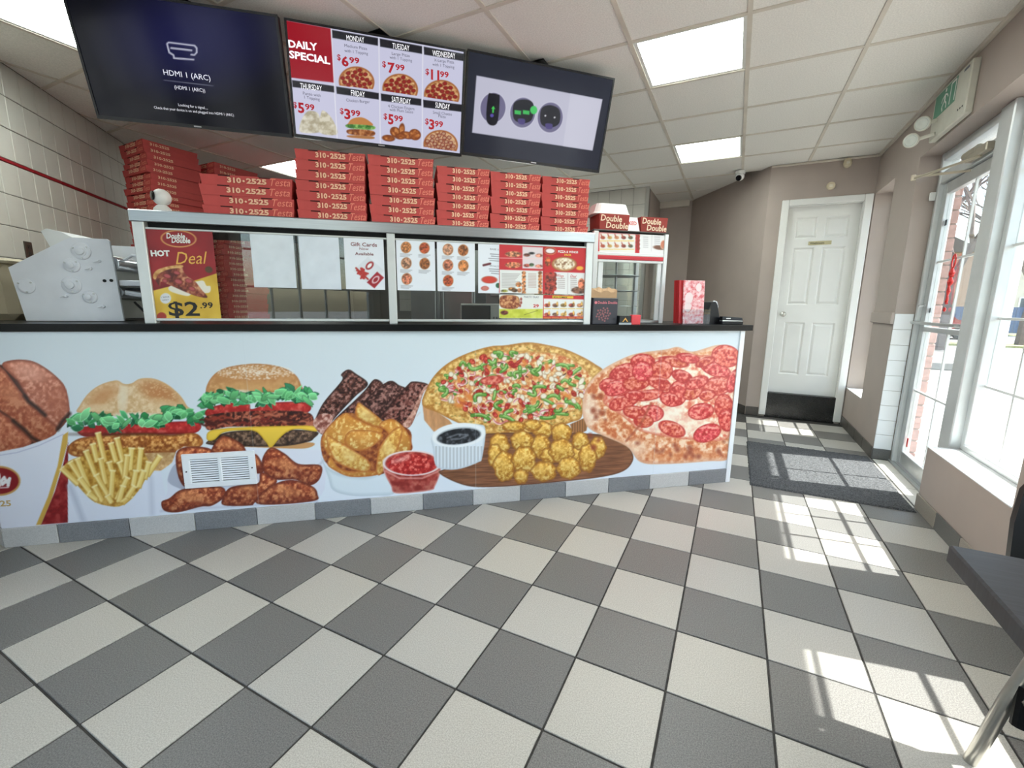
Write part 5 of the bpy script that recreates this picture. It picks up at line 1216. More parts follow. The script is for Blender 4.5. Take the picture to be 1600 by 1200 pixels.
t = thing('paper_bag', 'folded brown paper bag lying on the dark display box', 'paper bag', CW((a0[0] + a1[0]) / 2 - 0.01, 0.065, ZT1 + h_ + 0.0005), CA)
b = MB(); n_ = 9
vs_ = []
for k in range(n_):
    x = -w_ * 0.55 + k * w_ * 1.05 / (n_ - 1)
    for (y, z) in ((0.0, 0.0), (-0.004, 0.04 + 0.008 * math.sin(k * 1.7)), (0.03, 0.062 + 0.006 * math.cos(k * 2.1)), (0.085, 0.05), (0.09, 0.0)): vs_.append((x, y, z))
fs_ = [(k * 5 + i, k * 5 + (i + 1) % 5, (k + 1) * 5 + (i + 1) % 5, (k + 1) * 5 + i) for k in range(n_ - 1) for i in range(5)] + [(4, 3, 2, 1, 0), tuple((n_ - 1) * 5 + i for i in range(5))]
b.add(vs_, fs_); b.build('folded_paper', mat('kraft_paper', (186, 152, 116), 0.75, noise=0.06), t, world=False)
# two little card stacks
q0 = dpl.ab(*z7(312, 1105)); q1 = dpl.ab(*z7(412, 1105))
b = MB(); b.cbox(q0[0], q1[0], 0.03, 0.08, ZT1, ZT1 + 0.055, 0.002, fr=CW); bc = tag(b.build('business_card_holder', mat('black_card', (24, 26, 28), 0.4)), 'black business card holder with a gold emblem on the counter', 'card holder')
b = MB(); um = (q0[0] + q1[0]) / 2; b.add([CW(um - 0.02, 0.0293, ZT1 + 0.018), CW(um, 0.0293, ZT1 + 0.044), CW(um + 0.02, 0.0293, ZT1 + 0.018), CW(um + 0.012, 0.0293, ZT1 + 0.018), CW(um, 0.0293, ZT1 + 0.034), CW(um - 0.012, 0.0293, ZT1 + 0.018)], [(0, 1, 4, 5), (1, 2, 3, 4)]); b.build('emblem', mat('gold_ink', (236, 178, 82), 0.5), bc)
b = MB(); b.box(q0[0] - 0.004, q1[0] + 0.004, 0.0285, 0.03, ZT1, ZT1 + 0.012, fr=CW); b.build('clear_lip', mat('clear_plastic_lip', (190, 198, 204), 0.2), bc)
q2 = dpl.ab(*z7(418, 1105)); q3 = dpl.ab(*z7(498, 1105))
b = MB(); b.cbox(q2[0], q3[0], 0.03, 0.06, ZT1, ZT1 + 0.062, 0.002, fr=CW); tag(b.build('coupon_stack', mat('coral_card', (232, 70, 78), 0.5)), 'small stack of coral red coupons on the counter', 'cards')
# brochure holder
hpl = Plane(CW(0, 0.11, 0), CU, (0, 0, 1))
h0 = hpl.ab(1058, 505)[0] + 0.02; h1 = hpl.ab(1104, 505)[0]
bh = thing('brochure_holder', 'clear plastic holder filled with red menu brochures on the counter', 'brochure holder', CW((h0 + h1) / 2, 0.11, ZT1), CA)
wh_ = h1 - h0; CLR = glass('clear_acrylic', (0.9, 0.93, 0.95))
b = MB(); b.box(-wh_ / 2, wh_ / 2, -0.03, 0.05, 0, 0.004); b.box(-wh_ / 2, wh_ / 2, -0.03, -0.028, 0.004, 0.10); b.box(wh_ / 2 - 0.002, wh_ / 2, -0.028, 0.05, 0.004, 0.13); b.box(-wh_ / 2, -wh_ / 2 + 0.002, -0.028, 0.05, 0.004, 0.1); b.box(-wh_ / 2, wh_ / 2, 0.05, 0.053, 0, 0.2); b.build('holder', CLR, bh, world=False)
BRO = mat('red_brochure', (214, 84, 92), 0.4, noise=1, nscale=48, rgb2=(244, 206, 208)); BRO2 = mat('red_brochure_edge', (190, 40, 44), 0.5)
for k in range(5):
    t = thing('menu_brochure', 'red and white folded menu brochure, %s in the clear holder' % (['frontmost', 'second from the front', 'third from the front', 'fourth from the front', 'rearmost'][k]), 'brochure', CW((h0 + h1) / 2 - 0.018, 0.11 - 0.02 + k * 0.013, ZT1 + 0.005), CA, group='menu brochures in the holder')
    dx = -0.022 * (k > 0) - 0.003 * k; b = MB(); b.add([(-0.075 + dx, 0, 0), (0.08 + dx, 0, 0), (0.08 + dx, 0.009, 0), (-0.075 + dx, 0.009, 0), (-0.085 + dx, 0.012, 0.285), (0.075 + dx, 0.012, 0.285), (0.075 + dx, 0.019, 0.285), (-0.085 + dx, 0.019, 0.285)], [(3, 2, 1, 0), (4, 5, 6, 7), (0, 1, 5, 4), (1, 2, 6, 5), (2, 3, 7, 6), (3, 0, 4, 7)])
    b.build('folded_sheet', BRO if k == 0 else BRO2, t, world=False)
    if k == 0:
        an_ = math.atan2(0.012, 0.285); pf = Plane((0, -0.0006, 0), (1, 0, 0), (0, math.sin(an_), math.cos(an_))); b = MB()
        for (x, z, r) in ((0.03, 0.24, 0.022), (-0.04, 0.17, 0.03), (-0.045, 0.11, 0.026)): b.add([pf.at(x + r * math.cos(a), z + r * 1.25 * math.sin(a), 0) for a in np.linspace(0, 6.28, 16, endpoint=False)], [tuple(range(16))])
        b.build('pale_print', mat('pale_print', (236, 214, 214), 0.5), t, world=False)
# card terminal and stapler
tpn = hpl.ab(1103, 500)[0]; 
t = thing('card_terminal', 'black card payment terminal propped up on the counter', 'card terminal', CW(-0.15, 0.16, ZT1), CA)
b = MB(); b.prism([(-0.055, 0), (0.045, 0), (0.05, 0.02), (0.02, 0.13), (-0.0, 0.155), (-0.03, 0.15), (-0.06, 0.06)], -0.04, 0.04, lambda a, c, d: (a, d, c)); b.build('body', mat('terminal_black', (18, 19, 23), 0.45, spec=0.25), t, world=False)
b = MB(); b.tube([(-0.01, -0.03, 0.156), (0.015, -0.03, 0.15), (0.035, -0.02, 0.12), (0.04, -0.01, 0.08), (0.055, -0.01, 0.05)], 0.006, 8); b.build('paper_strip', mat('receipt_white', (226, 228, 232), 0.5), t, world=False)
t = thing('stapler', 'flat black stapler at the end of the counter top', 'stapler', CW(-0.035, 0.09, ZT1), CA)
b = MB(); b.cbox(-0.085, 0.085, -0.02, 0.02, 0, 0.022, 0.004); b.build('base', MATS['terminal_black'], t, world=False); b = MB(); b.add([(-0.085, -0.018, 0.03), (0.08, -0.018, 0.026), (0.08, 0.018, 0.026), (-0.085, 0.018, 0.03), (-0.082, -0.014, 0.055), (0.075, -0.014, 0.046), (0.075, 0.014, 0.046), (-0.082, 0.014, 0.055)], [(3, 2, 1, 0), (4, 5, 6, 7), (0, 1, 5, 4), (1, 2, 6, 5), (2, 3, 7, 6), (3, 0, 4, 7)]); b.build('top_arm', MATS['terminal_black'], t, world=False)
b = MB(); b.box(-0.08, 0.08, -0.016, 0.016, 0.022, 0.03); b.build('magazine', ALU, t, world=False); b = MB(); b.box(-0.055, -0.02, -0.0187, -0.0165, 0.038, 0.044); b.build('badge', mat('badge_grey', (188, 190, 194), 0.3, 0.5), t, world=False)

# ================================================================== SMALL FITTINGS
# emergency exit sign with two lamp heads
ex0, ex1, xz0, xz1 = 3.70, 4.24, 2.365, 2.66
es = thing('exit_sign', 'off-white emergency exit sign with a green running figure and two lamp heads', 'exit sign', (1.1, 3.97, xz0))
OFFW = mat('aged_white', (206, 204, 190), 0.45, noise=0.06, nscale=9)
MB().cbox(1.09, XW, ex0, ex1, xz0, xz1, 0.006).build('housing', OFFW, es)
MB().box(1.0892, 1.09, 3.88, 4.22, 2.50, 2.645).build('sign_panel', mat('exit_green', (62, 140, 108), 0.4), es)
b = MB(); ep = Plane((1.0892, 0.155, 0.042), (0, -1, 0), (0, 0, 1))
def fig(pts, w=0.012):
    P = [np.array(q) for q in pts]
    for a_, c_ in zip(P[:-1], P[1:]):
        d_ = c_ - a_; d_ = d_ / np.linalg.norm(d_); n_ = np.array([-d_[1], d_[0]]) * w / 2; b.add([ep.at(*(q_), 0.0006) for q_ in (a_ - n_, c_ - n_, c_ + n_, a_ + n_)], [(0, 1, 2, 3)])
fig([(-3.90, 2.565), (-3.895, 2.52)], 0.024); fig([(-3.905, 2.52), (-3.93, 2.495), (-3.915, 2.468)]); fig([(-3.893, 2.52), (-3.865, 2.50), (-3.86, 2.47)]); fig([(-3.90, 2.56), (-3.935, 2.545), (-3.945, 2.525)], 0.009); fig([(-3.892, 2.56), (-3.86, 2.55), (-3.845, 2.53)], 0.009)
b.add([ep.at(-3.893 + 0.012 * math.cos(a), 2.585 + 0.012 * math.sin(a), 0.0006) for a in np.linspace(0, 6.28, 12, endpoint=False)], [tuple(range(12))])
fig([(-3.81, 2.47), (-3.81, 2.59), (-3.74, 2.59), (-3.74, 2.47)], 0.012); b.build('running_figure', INKW, es)
LENS = mat('lamp_lens', (222, 228, 220), 0.15)
for (hy, hx, hz) in ((4.14, 1.02, 2.47), (4.19, 0.985, 2.385)):
    b = MB(); b.tube([(1.09, 4.13, hz + 0.01), (hx + 0.02, hy, hz)], 0.012, 8); ar = b.build('lamp_arm', OFFW, es)
    dv = np.array([-0.55, -0.75, -0.25]); dv /= np.linalg.norm(dv); e1 = np.cross(dv, (0, 0, 1)); e1 /= np.linalg.norm(e1); e2 = np.cross(dv, e1)
    f_ = lambda x, y, z, c=np.array([hx, hy, hz]): c + e1 * x + e2 * y + dv * z
    b = MB(); b.lathe([(0.012, -0.03), (0.035, -0.02), (0.046, 0.0), (0.046, 0.012)], fr=f_, n=20); lh = b.build('lamp_head', OFFW, es, smooth=True)
    b = MB(); b.lathe([(0.04, 0.0122), (0.034, 0.016), (0.03, 0.011), (0.012, 0.014), (0.001, 0.02)], fr=f_, n=20); b.build('lamp_lens', LENS, lh, smooth=True)
for k, zz in enumerate((2.42, 2.40, 2.38)): MB().cyl((1.09, 3.74 + 0.03 * k, 2.42), (1.0885, 3.74 + 0.03 * k, 2.42), 0.006, n=8).build('indicator', BLK, es)
MB().box(1.0893, 1.09, 3.73, 3.80, 2.625, 2.64).build('maker_mark', mat('grey_ink', (88, 90, 104), 0.5), es)
# dome camera by the ceiling
dc = onz(1157, 268, ZC); t = thing('dome_camera', 'small white security camera under the ceiling by the angled wall', 'camera', (dc[0], dc[1] - 0.05, ZC - 0.11))
c_ = np.array([dc[0], dc[1] - 0.05, 0])
MB().lathe([(0.05, 0.07), (0.05, 0.102), (0.03, 0.103)], n=20).build('mount', WPL, t, world=False, smooth=True)
MB().lathe([(0.001, 0)] + [(0.045 * math.cos(a), 0.045 + 0.045 * math.sin(a)) for a in np.linspace(-1.4, 1.3, 10)], n=20).build('ball', WPL, t, world=False, smooth='all')
dv = np.array([-0.25, -0.8, -0.5]); dv /= np.linalg.norm(dv); e1 = np.cross(dv, (0, 0, 1)); e1 /= np.linalg.norm(e1); e2 = np.cross(dv, e1)
MB().lathe([(0.03, 0.036), (0.03, 0.046), (0.02, 0.049), (0.001, 0.049)], fr=lambda x, y, z: e1 * x + e2 * y + dv * z + np.array([0, 0, 0.045]), n=18).build('lens', mat('lens_black', (10, 10, 12), 0.1), t, world=False)
# two sensors above the washroom door
IV = mat('ivory_plastic', (214, 202, 174), 0.45)
t = thing('motion_sensor', 'ivory teardrop motion sensor high above the washroom door', 'sensor', (0.867, YD - 0.02, 2.62))
b = MB(); b.lathe([(0.012, 0), (0.03, 0.012), (0.037, 0.04), (0.03, 0.075), (0.012, 0.09)], fr=lambda x, y, z: (x, min(y, 0.019), z), n=16); b.build('shell', IV, t, world=False, smooth=True); MB().cbox(-0.014, 0.014, -0.038, -0.03, 0.03, 0.055, 0.003).build('sensor_window', mat('ivory_pale', (232, 226, 208), 0.3), t, world=False)
t = thing('round_detector', 'round ivory alarm sounder just above the washroom door frame', 'sensor', (0.754, YD - 0.02, 2.43))
b = MB(); b.lathe([(0.038, 0), (0.04, 0.01), (0.034, 0.026), (0.001, 0.03)], fr=lambda x, y, z: (x, 0.02 - z, 0.033 + y), n=20); b.build('shell', IV, t, world=False, smooth=True); MB().cbox(-0.016, 0.016, -0.012, -0.006, 0.02, 0.045, 0.003).build('grille', mat('ivory_pale', (232, 226, 208), 0.3), t, world=False)

# ================================================================== MAT, TABLE, CHAIR
MATM = mat('charcoal_mat_pile', (90, 92, 95), 0.95, noise=1, nscale=150, rgb2=(44, 45, 47), bump=0.9, bscale=260)
r_ = np.random.RandomState(2); nx_, ny_ = 92, 115
b = MB(); x0, x1, y0, y1 = 0.20, 1.108, 3.375, 4.52
gx = np.linspace(x0, x1, nx_ + 1); gy = np.linspace(y0, y1, ny_ + 1); vs_ = []
for j, yy in enumerate(gy):
    for i, xx in enumerate(gx):
        e = i in (0, nx_) or j in (0, ny_); vs_.append((xx + (0 if e else r_.uniform(-.002, .002)) + (r_.uniform(-.003, .003) if e else 0), yy + r_.uniform(-.003, .003), 0.001 if e else 0.009 + r_.uniform(0, .004)))
b.add(vs_, [(j * (nx_ + 1) + i, j * (nx_ + 1) + i + 1, (j + 1) * (nx_ + 1) + i + 1, (j + 1) * (nx_ + 1) + i) for j in range(ny_) for i in range(nx_)])
tag(b.build('floor_mat', MATM), 'charcoal entrance mat on the tiles in front of the glass door', 'mat')
TBL = mat('black_woodgrain', (46, 46, 50), 0.38, noise=0.25, nscale=14, stretch=(1, 12, 1))
t = thing('dining_table', 'square black dining table by the window wall', 'table', (0.775, 0.83, 0))
MB().cbox(0.45, 1.10, 0.44, 1.19, 0.70, 0.74, 0.004).build('table_top', TBL, t)
MB().cyl((0.775, 0.815, 0.03), (0.775, 0.815, 0.70), 0.035, n=16).build('pedestal', BLK, t)
for (dx, dy) in ((1, 0), (-1, 0), (0, 1), (0, -1)):
    b = MB(); b.tube([(0.775, 0.815, 0.05), (0.775 + dx * 0.15, 0.815 + dy * 0.17, 0.04), (0.775 + dx * 0.27, 0.815 + dy * 0.3, 0.018)], [0.03, 0.026, 0.018], 8); b.build('foot', BLK, t)
CHROME = mat('worn_chrome', (176, 174, 168), 0.28, 0.9, noise=0.06, nscale=20); VINYL = mat('black_vinyl', (17, 18, 20), 0.5, spec=0.3)
t = thing('side_chair', 'black vinyl chair with tubular steel legs pushed under the black table', 'chair', (0.89, 1.34, 0))
for sx, xa, xb in ((-1, 0.695, 0.745), (1, 1.095, 1.045)):
    b = MB(); b.tube([(xa, 1.485, 0.0), (xa * 0.5 + xb * 0.5, 1.455, 0.24), (xb, 1.43, 0.42), (xb - sx * 0.03, 1.46, 0.55), (xb - sx * 0.02, 1.49, 0.68)], 0.017, 10); b.build('leg', CHROME, t, smooth=True)
    b = MB(); b.tube([(xb - sx * 0.0, 1.13, 0.0), (xb, 1.15, 0.2), (xb, 1.16, 0.41)], 0.015, 10); b.build('leg', CHROME, t, smooth=True)
b = MB(); b.tube([(0.738, 1.418, 0.27), (0.742, 1.30, 0.3), (0.745, 1.16, 0.31)], 0.012, 8); b.build('side_stretcher', CHROME, t, smooth=True)
b = MB(); b.cyl((0.738, 1.437, 0.30), (0.732, 1.418, 0.20), 0.017, n=10); b.build('stretcher_sleeve', BLK, t)
b = MB(); b.cbox(0.70, 1.09, 1.10, 1.47, 0.42, 0.475, 0.02); b.build('seat', VINYL, t)
b = MB(); n_ = 14; sec = []
outl = [(-0.19, 0.53), (-0.208, 0.60), (-0.21, 0.70), (-0.2, 0.78), (-0.17, 0.825), (-0.1, 0.842), (0.1, 0.842), (0.17, 0.825), (0.2, 0.78), (0.21, 0.70), (0.208, 0.60), (0.19, 0.53), (0.1, 0.515), (-0.1, 0.515)]
f1 = [(0.89 + x, 1.48 + (z - 0.53) * 0.12 + 0.6 * (0.044 - x * x), z) for x, z in outl]; f2 = [(0.89 + x * 0.97, y + 0.035, z) for (x, z), (_, y, _z) in zip(outl, f1)]
b.add(f1 + f2, [tuple(range(14)), tuple(range(14, 28))[::-1]] + [(k, (k + 1) % 14, 14 + (k + 1) % 14, 14 + k) for k in range(14)]); b.build('backrest', VINYL, t, smooth=True)

# ================================================================== PRINTED FOOD MURAL ON THE COUNTER FRONT
# shapes of the print are traced in zoomed-photo coordinates and laid onto the flat panel
m1 = lambda x, y: (x * 0.3, 500 + y * 0.3)
m2 = lambda x, y: (90 + x * 0.26875, 550 + y * 0.26875)
m3 = lambda x, y: (480 + x * 0.225, 520 + y * 0.225)
m4 = lambda x, y: (650 + x * 0.325, 520 + y * 0.325)
def paint_mural(p):
    rp = random.Random(9)
    def S(m, pts): return [m(*q) for q in pts]
    def E(m, x, y, rx, ry, col, **k):
        a = m(x, y); b_ = m(x + rx, y + ry); p.ell(a[0], a[1], b_[0] - a[0], b_[1] - a[1], col, **k)
    def BL(m, lst): return [(*m(x, y), (m(rx, 0)[0] - m(0, 0)[0]), (m(0, ry)[1] - m(0, 0)[1]), rot, c, al) for (x, y, rx, ry, rot, c, al) in lst]
    def lettuce(m, spine, h, n, seed):                      # frilled leaves along a band
        r = random.Random(seed); P = np.array(spine, float)
        for layer, (c0, n_) in enumerate((((30, 112, 70), n), ((62, 160, 98), n), ((112, 198, 130), n))):
            for k in range(n_):
                t = (k + r.random()) / n_ * (len(P) - 1); i = min(int(t), len(P) - 2); q = P[i] + (P[i + 1] - P[i]) * (t - i)
                x, y = q[0] + r.uniform(-8, 8), q[1] + r.uniform(-0.5, 0.5) * h * (1 - 0.15 * layer)
                rx, ry, a0 = r.uniform(22, 46), r.uniform(11, 24), r.uniform(-1.2, 1.2)
                pts = [(x + rx * (1 + 0.2 * math.sin(4 * a + k)) * math.cos(a) * math.cos(a0) - ry * math.sin(a) * math.sin(a0), y + rx * (1 + 0.2 * math.sin(4 * a + k)) * math.cos(a) * math.sin(a0) + ry * math.sin(a) * math.cos(a0)) for a in np.linspace(0, 6.28, 11, endpoint=False)]
                g = r.uniform(-22, 24); c = tuple(np.clip(np.array(c0) + g, 0, 255))
                p.poly(S(m, pts), c, edge=tuple(min(255, v + 46) for v in c) if r.random() < 0.55 else tuple(v * 0.62 for v in c), ew=1.6, grad=(1.15, 0.8))
    t = np.clip((p.Y - 515) / 260, 0, 1)[:, None]
    p.C = np.array([213, 225, 233.0]) * (1 - t) + np.array([229, 237, 247.0]) * t
    # --- chicken bucket
    p.poly(S(m1, [(-60, 240), (10, 235), (70, 210), (160, 214), (230, 247), (300, 302), (338, 352), (356, 420), (360, 490), (345, 530), (300, 575), (180, 650), (80, 690), (-60, 700)]), (74, 40, 30))
    CH = dict(edge=(146, 74, 54), ew=5, grad=(1.1, 0.92))
    p.poly(S(m1, [(10, 235), (70, 208), (160, 212), (230, 245), (300, 300), (340, 350), (358, 420), (362, 490), (345, 530), (300, 560), (230, 500), (150, 420), (90, 320)]), (196, 118, 92), tex=(5, (174, 96, 70), (224, 158, 134), 1), blobs=BL(m1, [(150, 270, 120, 60, 0.3, (226, 166, 146), 0.6), (300, 420, 60, 90, 0.3, (180, 98, 70), 0.5)]), **CH)
    p.poly(S(m1, [(-60, 240), (10, 250), (60, 310), (130, 400), (230, 500), (300, 570), (240, 630), (180, 640), (90, 560), (0, 480), (-60, 440)]), (186, 102, 70), tex=(5, (162, 80, 52), (214, 142, 108), 2), blobs=BL(m1, [(60, 390, 90, 50, 0.7, (212, 138, 102), 0.6)]), **CH)
    p.poly(S(m1, [(-60, 470), (10, 480), (90, 560), (165, 625), (120, 665), (-60, 700)]), (188, 106, 76), tex=(5, (164, 84, 58), (214, 144, 112), 3), **CH)
    for q in ([(85, 315), (112, 360), (140, 405)], [(-10, 468), (50, 505), (75, 530)]): p.line(S(m1, q), 3.0, (96, 50, 38), soft=1.6)
    for q in ([(128, 395), (150, 425), (190, 455), (235, 495)], [(70, 525), (130, 575), (165, 612), (212, 640)], [(300, 570), (325, 528), (362, 488)]): p.line(S(m1, q), 5.0, (46, 25, 20), soft=2.6)
    p.poly(S(m1, [(-30, 692), (120, 662), (240, 620), (348, 568), (352, 600), (310, 760), (200, 1068), (-30, 1100)]), (228, 231, 244), smooth=False)
    p.line(S(m1, [(-10, 706), (90, 690), (200, 655), (330, 595)]), 1.4, (190, 194, 218))
    p.poly(S(m1, [(328, 600), (355, 582), (352, 640), (318, 770), (270, 930), (214, 1066), (188, 1068), (250, 920), (300, 760)]), (212, 170, 78), smooth=False)
    p.poly(S(m1, [(355, 640), (354, 1055), (214, 1066), (285, 895), (332, 740)]), (146, 32, 36), smooth=False, tex=(7, (126, 24, 28), (170, 62, 60), 4))
    E(m1, -5, 838, 112, 78, (200, 156, 92)); E(m1, -5, 838, 102, 68, (138, 28, 36))
    for q in ([(-6, 805), (-4, 862)], [(8, 838), (22, 820), (30, 840), (12, 856), (8, 838)], [(36, 845), (50, 826), (42, 862)]): p.line(S(m1, q), 5.0, (240, 238, 240))
    p.line(S(m1, [(0, 874), (44, 872)]), 1.6, (226, 214, 214))
    # --- chicken burger
    B = m2
    p.poly(S(B, [(490, 585), (700, 580), (690, 620), (600, 690), (560, 692), (500, 640)]), (214, 170, 116), tex=(5, (198, 150, 98), (230, 196, 146), 3), grad=(0.9, 1.05))
    p.poly(S(B, [(118, 352), (130, 310), (180, 240), (250, 190), (340, 165), (385, 185), (430, 182), (480, 155), (560, 155), (640, 190), (710, 250), (750, 310), (762, 340), (600, 372), (400, 380), (250, 360)]), (226, 192, 146), edge=(214, 170, 118), ew=5, tex=(4, (216, 176, 126), (238, 212, 174), 5),
           blobs=BL(B, [(590, 235, 150, 70, 0.35, (196, 130, 78), 0.95), (265, 255, 120, 55, -0.5, (206, 146, 92), 0.85), (380, 260, 34, 130, 0.05, (240, 224, 196), 0.9), (640, 310, 120, 40, 0.3, (232, 200, 156), 0.6), (220, 330, 120, 30, -0.1, (234, 206, 164), 0.7)]))
    for k in range(70): a = rp.uniform(0, 6.28); q = math.sqrt(rp.random()); E(B, 590 + 130 * q * math.cos(a), 225 + 55 * q * math.sin(a) + 0.3 * 130 * q * math.cos(a) * 0.5, 4, 3, (232, 196, 150), alpha=0.7)
    p.poly(S(B, [(120, 442), (300, 422), (480, 416), (800, 405), (806, 468), (600, 482), (300, 488), (150, 490)]), (198, 50, 48), edge=(146, 24, 28), ew=4, tex=(6, (176, 38, 38), (224, 92, 84), 2), grad=(1.1, 0.85))
    p.poly(S(B, [(55, 560), (120, 505), (250, 486), (500, 472), (650, 482), (800, 472), (845, 532), (760, 578), (600, 584), (400, 594), (200, 612), (90, 604)]), (196, 126, 62), edge=(146, 78, 34), ew=4, tex=(4, (150, 82, 36), (236, 180, 110), 8), grad=(1.12, 0.85))
    E(B, 400, 478, 330, 9, (70, 40, 26), alpha=0.6, soft=2)
    E(B, 450, 368, 120, 14, (240, 240, 230), alpha=0.9, soft=2)
    lettuce(B, [(70, 420), (160, 385), (260, 390), (300, 420), (380, 395), (480, 395), (560, 410), (620, 400), (640, 360), (720, 345), (780, 370), (850, 370)], 82, 26, 3)
    # --- fries in a white box
    p.poly(S(B, [(58, 770), (110, 780), (200, 875), (330, 905), (430, 862), (520, 742), (560, 690), (600, 690), (640, 905), (600, 942), (150, 985), (62, 992)]), (228, 233, 246), smooth=False)
    p.line(S(B, [(72, 780), (108, 870), (150, 985)]), 8, (200, 206, 222), soft=4); p.line(S(B, [(542, 730), (550, 940)]), 6, (208, 213, 228), soft=4)
    p.poly(S(B, [(58, 640), (160, 600), (350, 560), (480, 565), (540, 650), (570, 640), (520, 725), (460, 820), (380, 890), (300, 896), (200, 862), (100, 760), (30, 700)]), (196, 146, 58), tex=(6, (164, 112, 38), (220, 176, 90), 2))
    rf = random.Random(4)
    fr_ = [((25, 675), (120, 770)), ((235, 470), (275, 640)), ((205, 535), (230, 640)), ((165, 575), (220, 720)), ((345, 500), (380, 640)), ((310, 530), (340, 640)), ((430, 560), (420, 690)), ((485, 560), (470, 700)), ((595, 605), (520, 720)), ((75, 640), (150, 760)), ((115, 620), (180, 790)), ((250, 620), (280, 770)), ((300, 640), (330, 760)), ((360, 640), (400, 760)), ((405, 600), (390, 740)), ((530, 640), (505, 740)), ((455, 690), (430, 830)), ((500, 690), (470, 790)), ((130, 735), (205, 840)), ((215, 780), (260, 870)), ((225, 715), (290, 830)), ((320, 690), (310, 850)), ((405, 730), (345, 860)), ((380, 780), (355, 875)), ((290, 835), (315, 880)), ((425, 835), (375, 878)), ((445, 780), (405, 850)), ((180, 820), (230, 862))]
    for k, (a, c) in enumerate(fr_):
        g = rf.uniform(-14, 10); L = math.hypot(c[0] - a[0], c[1] - a[1]); nx, ny = -(c[1] - a[1]) / L * 17, (c[0] - a[0]) / L * 17
        p.poly(S(B, [(a[0] - nx, a[1] - ny), (a[0] + nx, a[1] + ny), (c[0] + nx, c[1] + ny), (c[0] - nx, c[1] - ny)]), (240 + g * 0.5, 208 + g, 120 + g), smooth=False, edge=(206, 156, 62), ew=2.2, soft=1.0)
        p.line(S(B, [(a[0] + nx * 0.35, a[1] + ny * 0.35 + 6), (c[0] + nx * 0.35, c[1] + ny * 0.35 - 6)]), 3.0, (250, 228, 154), soft=1.6)
        p.line(S(B, [(a[0] - nx * 0.8, a[1] - ny * 0.8), (a[0] + nx * 0.8, a[1] + ny * 0.8)]), 2.6, (252, 236, 176), soft=1.2)
    # --- bacon cheeseburger
    p.poly(S(B, [(1060, 545), (1462, 525), (1455, 558), (1300, 562), (1080, 560)]), (206, 154, 100))
    p.poly(S(B, [(868, 522), (940, 480), (1050, 458), (1300, 450), (1505, 462), (1490, 502), (1450, 524), (1300, 548), (1000, 548), (880, 538)]), (94, 70, 54), edge=(50, 34, 28), ew=4, tex=(3.4, (50, 34, 28), (156, 124, 102), 6), grad=(1.1, 0.8))
    p.poly(S(B, [(868, 245), (872, 185), (920, 122), (1000, 86), (1150, 68), (1290, 85), (1380, 130), (1415, 190), (1412, 222), (1250, 235), (1100, 240), (950, 250)]), (206, 152, 98), edge=(186, 124, 72), ew=5, tex=(5, (194, 138, 84), (220, 172, 120), 4), blobs=BL(B, [(1150, 150, 260, 70, 0, (196, 134, 78), 0.6), (1150, 205, 250, 40, 0, (218, 168, 110), 0.7)]))
    for k in range(420):
        a = rp.uniform(0, 6.28); q = rp.random() ** 0.7; x, y = 1150 + 225 * q * math.cos(a), 118 + 44 * q * math.sin(a); E(B, x, y, 4.5, 3, (246, 236, 222), alpha=0.55)
    p.poly(S(B, [(870, 332), (1000, 296), (1110, 300), (1130, 332), (1250, 295), (1450, 295), (1456, 350), (1300, 356), (1000, 370), (875, 378)]), (198, 52, 48), edge=(146, 26, 28), ew=3.5, tex=(6, (176, 38, 38), (226, 100, 90), 3), grad=(1.1, 0.85))
    p.poly(S(B, [(855, 410), (870, 372), (1000, 350), (1250, 340), (1450, 350), (1492, 400), (1482, 428), (1250, 435), (1000, 435), (880, 455)]), (104, 44, 34), tex=(3.4, (44, 18, 16), (196, 112, 84), 2))
    for k in range(26):
        x = rp.uniform(870, 1470); y = rp.uniform(358, 430); q = [(x + d_, y + 6 * math.sin(d_ * 0.09 + k)) for d_ in range(-50, 51, 12)]; p.line(S(B, q), rp.uniform(2.0, 4.2), rp.choice(((150, 60, 44), (76, 28, 24), (190, 110, 84), (124, 40, 34))), soft=1.2)
    p.poly(S(B, [(866, 500), (880, 462), (960, 445), (1100, 436), (1300, 430), (1480, 430), (1506, 462), (1400, 448), (1340, 462), (1290, 502), (1240, 556), (1208, 520), (1150, 462), (1050, 456), (960, 470), (915, 508), (880, 516)]), (242, 204, 74), edge=(220, 172, 44), ew=3, grad=(1.05, 0.92))
    E(B, 1020, 232, 90, 12, (236, 238, 228), soft=2)
    lettuce(B, [(840, 292), (900, 272), (960, 262), (1060, 262), (1140, 270), (1210, 262), (1290, 230), (1360, 250), (1430, 255), (1480, 270)], 76, 26, 8)
    # --- wings in a white tray
    p.poly(S(B, [(636, 745), (660, 660), (690, 575), (735, 550), (1100, 552), (1540, 570), (1572, 605), (1552, 800), (1510, 865), (600, 932), (640, 800)]), (226, 230, 243), smooth=False)
    p.poly(S(B, [(640, 745), (690, 650), (745, 790), (700, 790)]), (182, 187, 204)); p.line(S(B, [(1570, 605), (1490, 690)]), 2.5, (196, 201, 217), soft=2); p.line(S(B, [(600, 925), (900, 905), (1510, 868)]), 2.5, (204, 209, 224), soft=2)
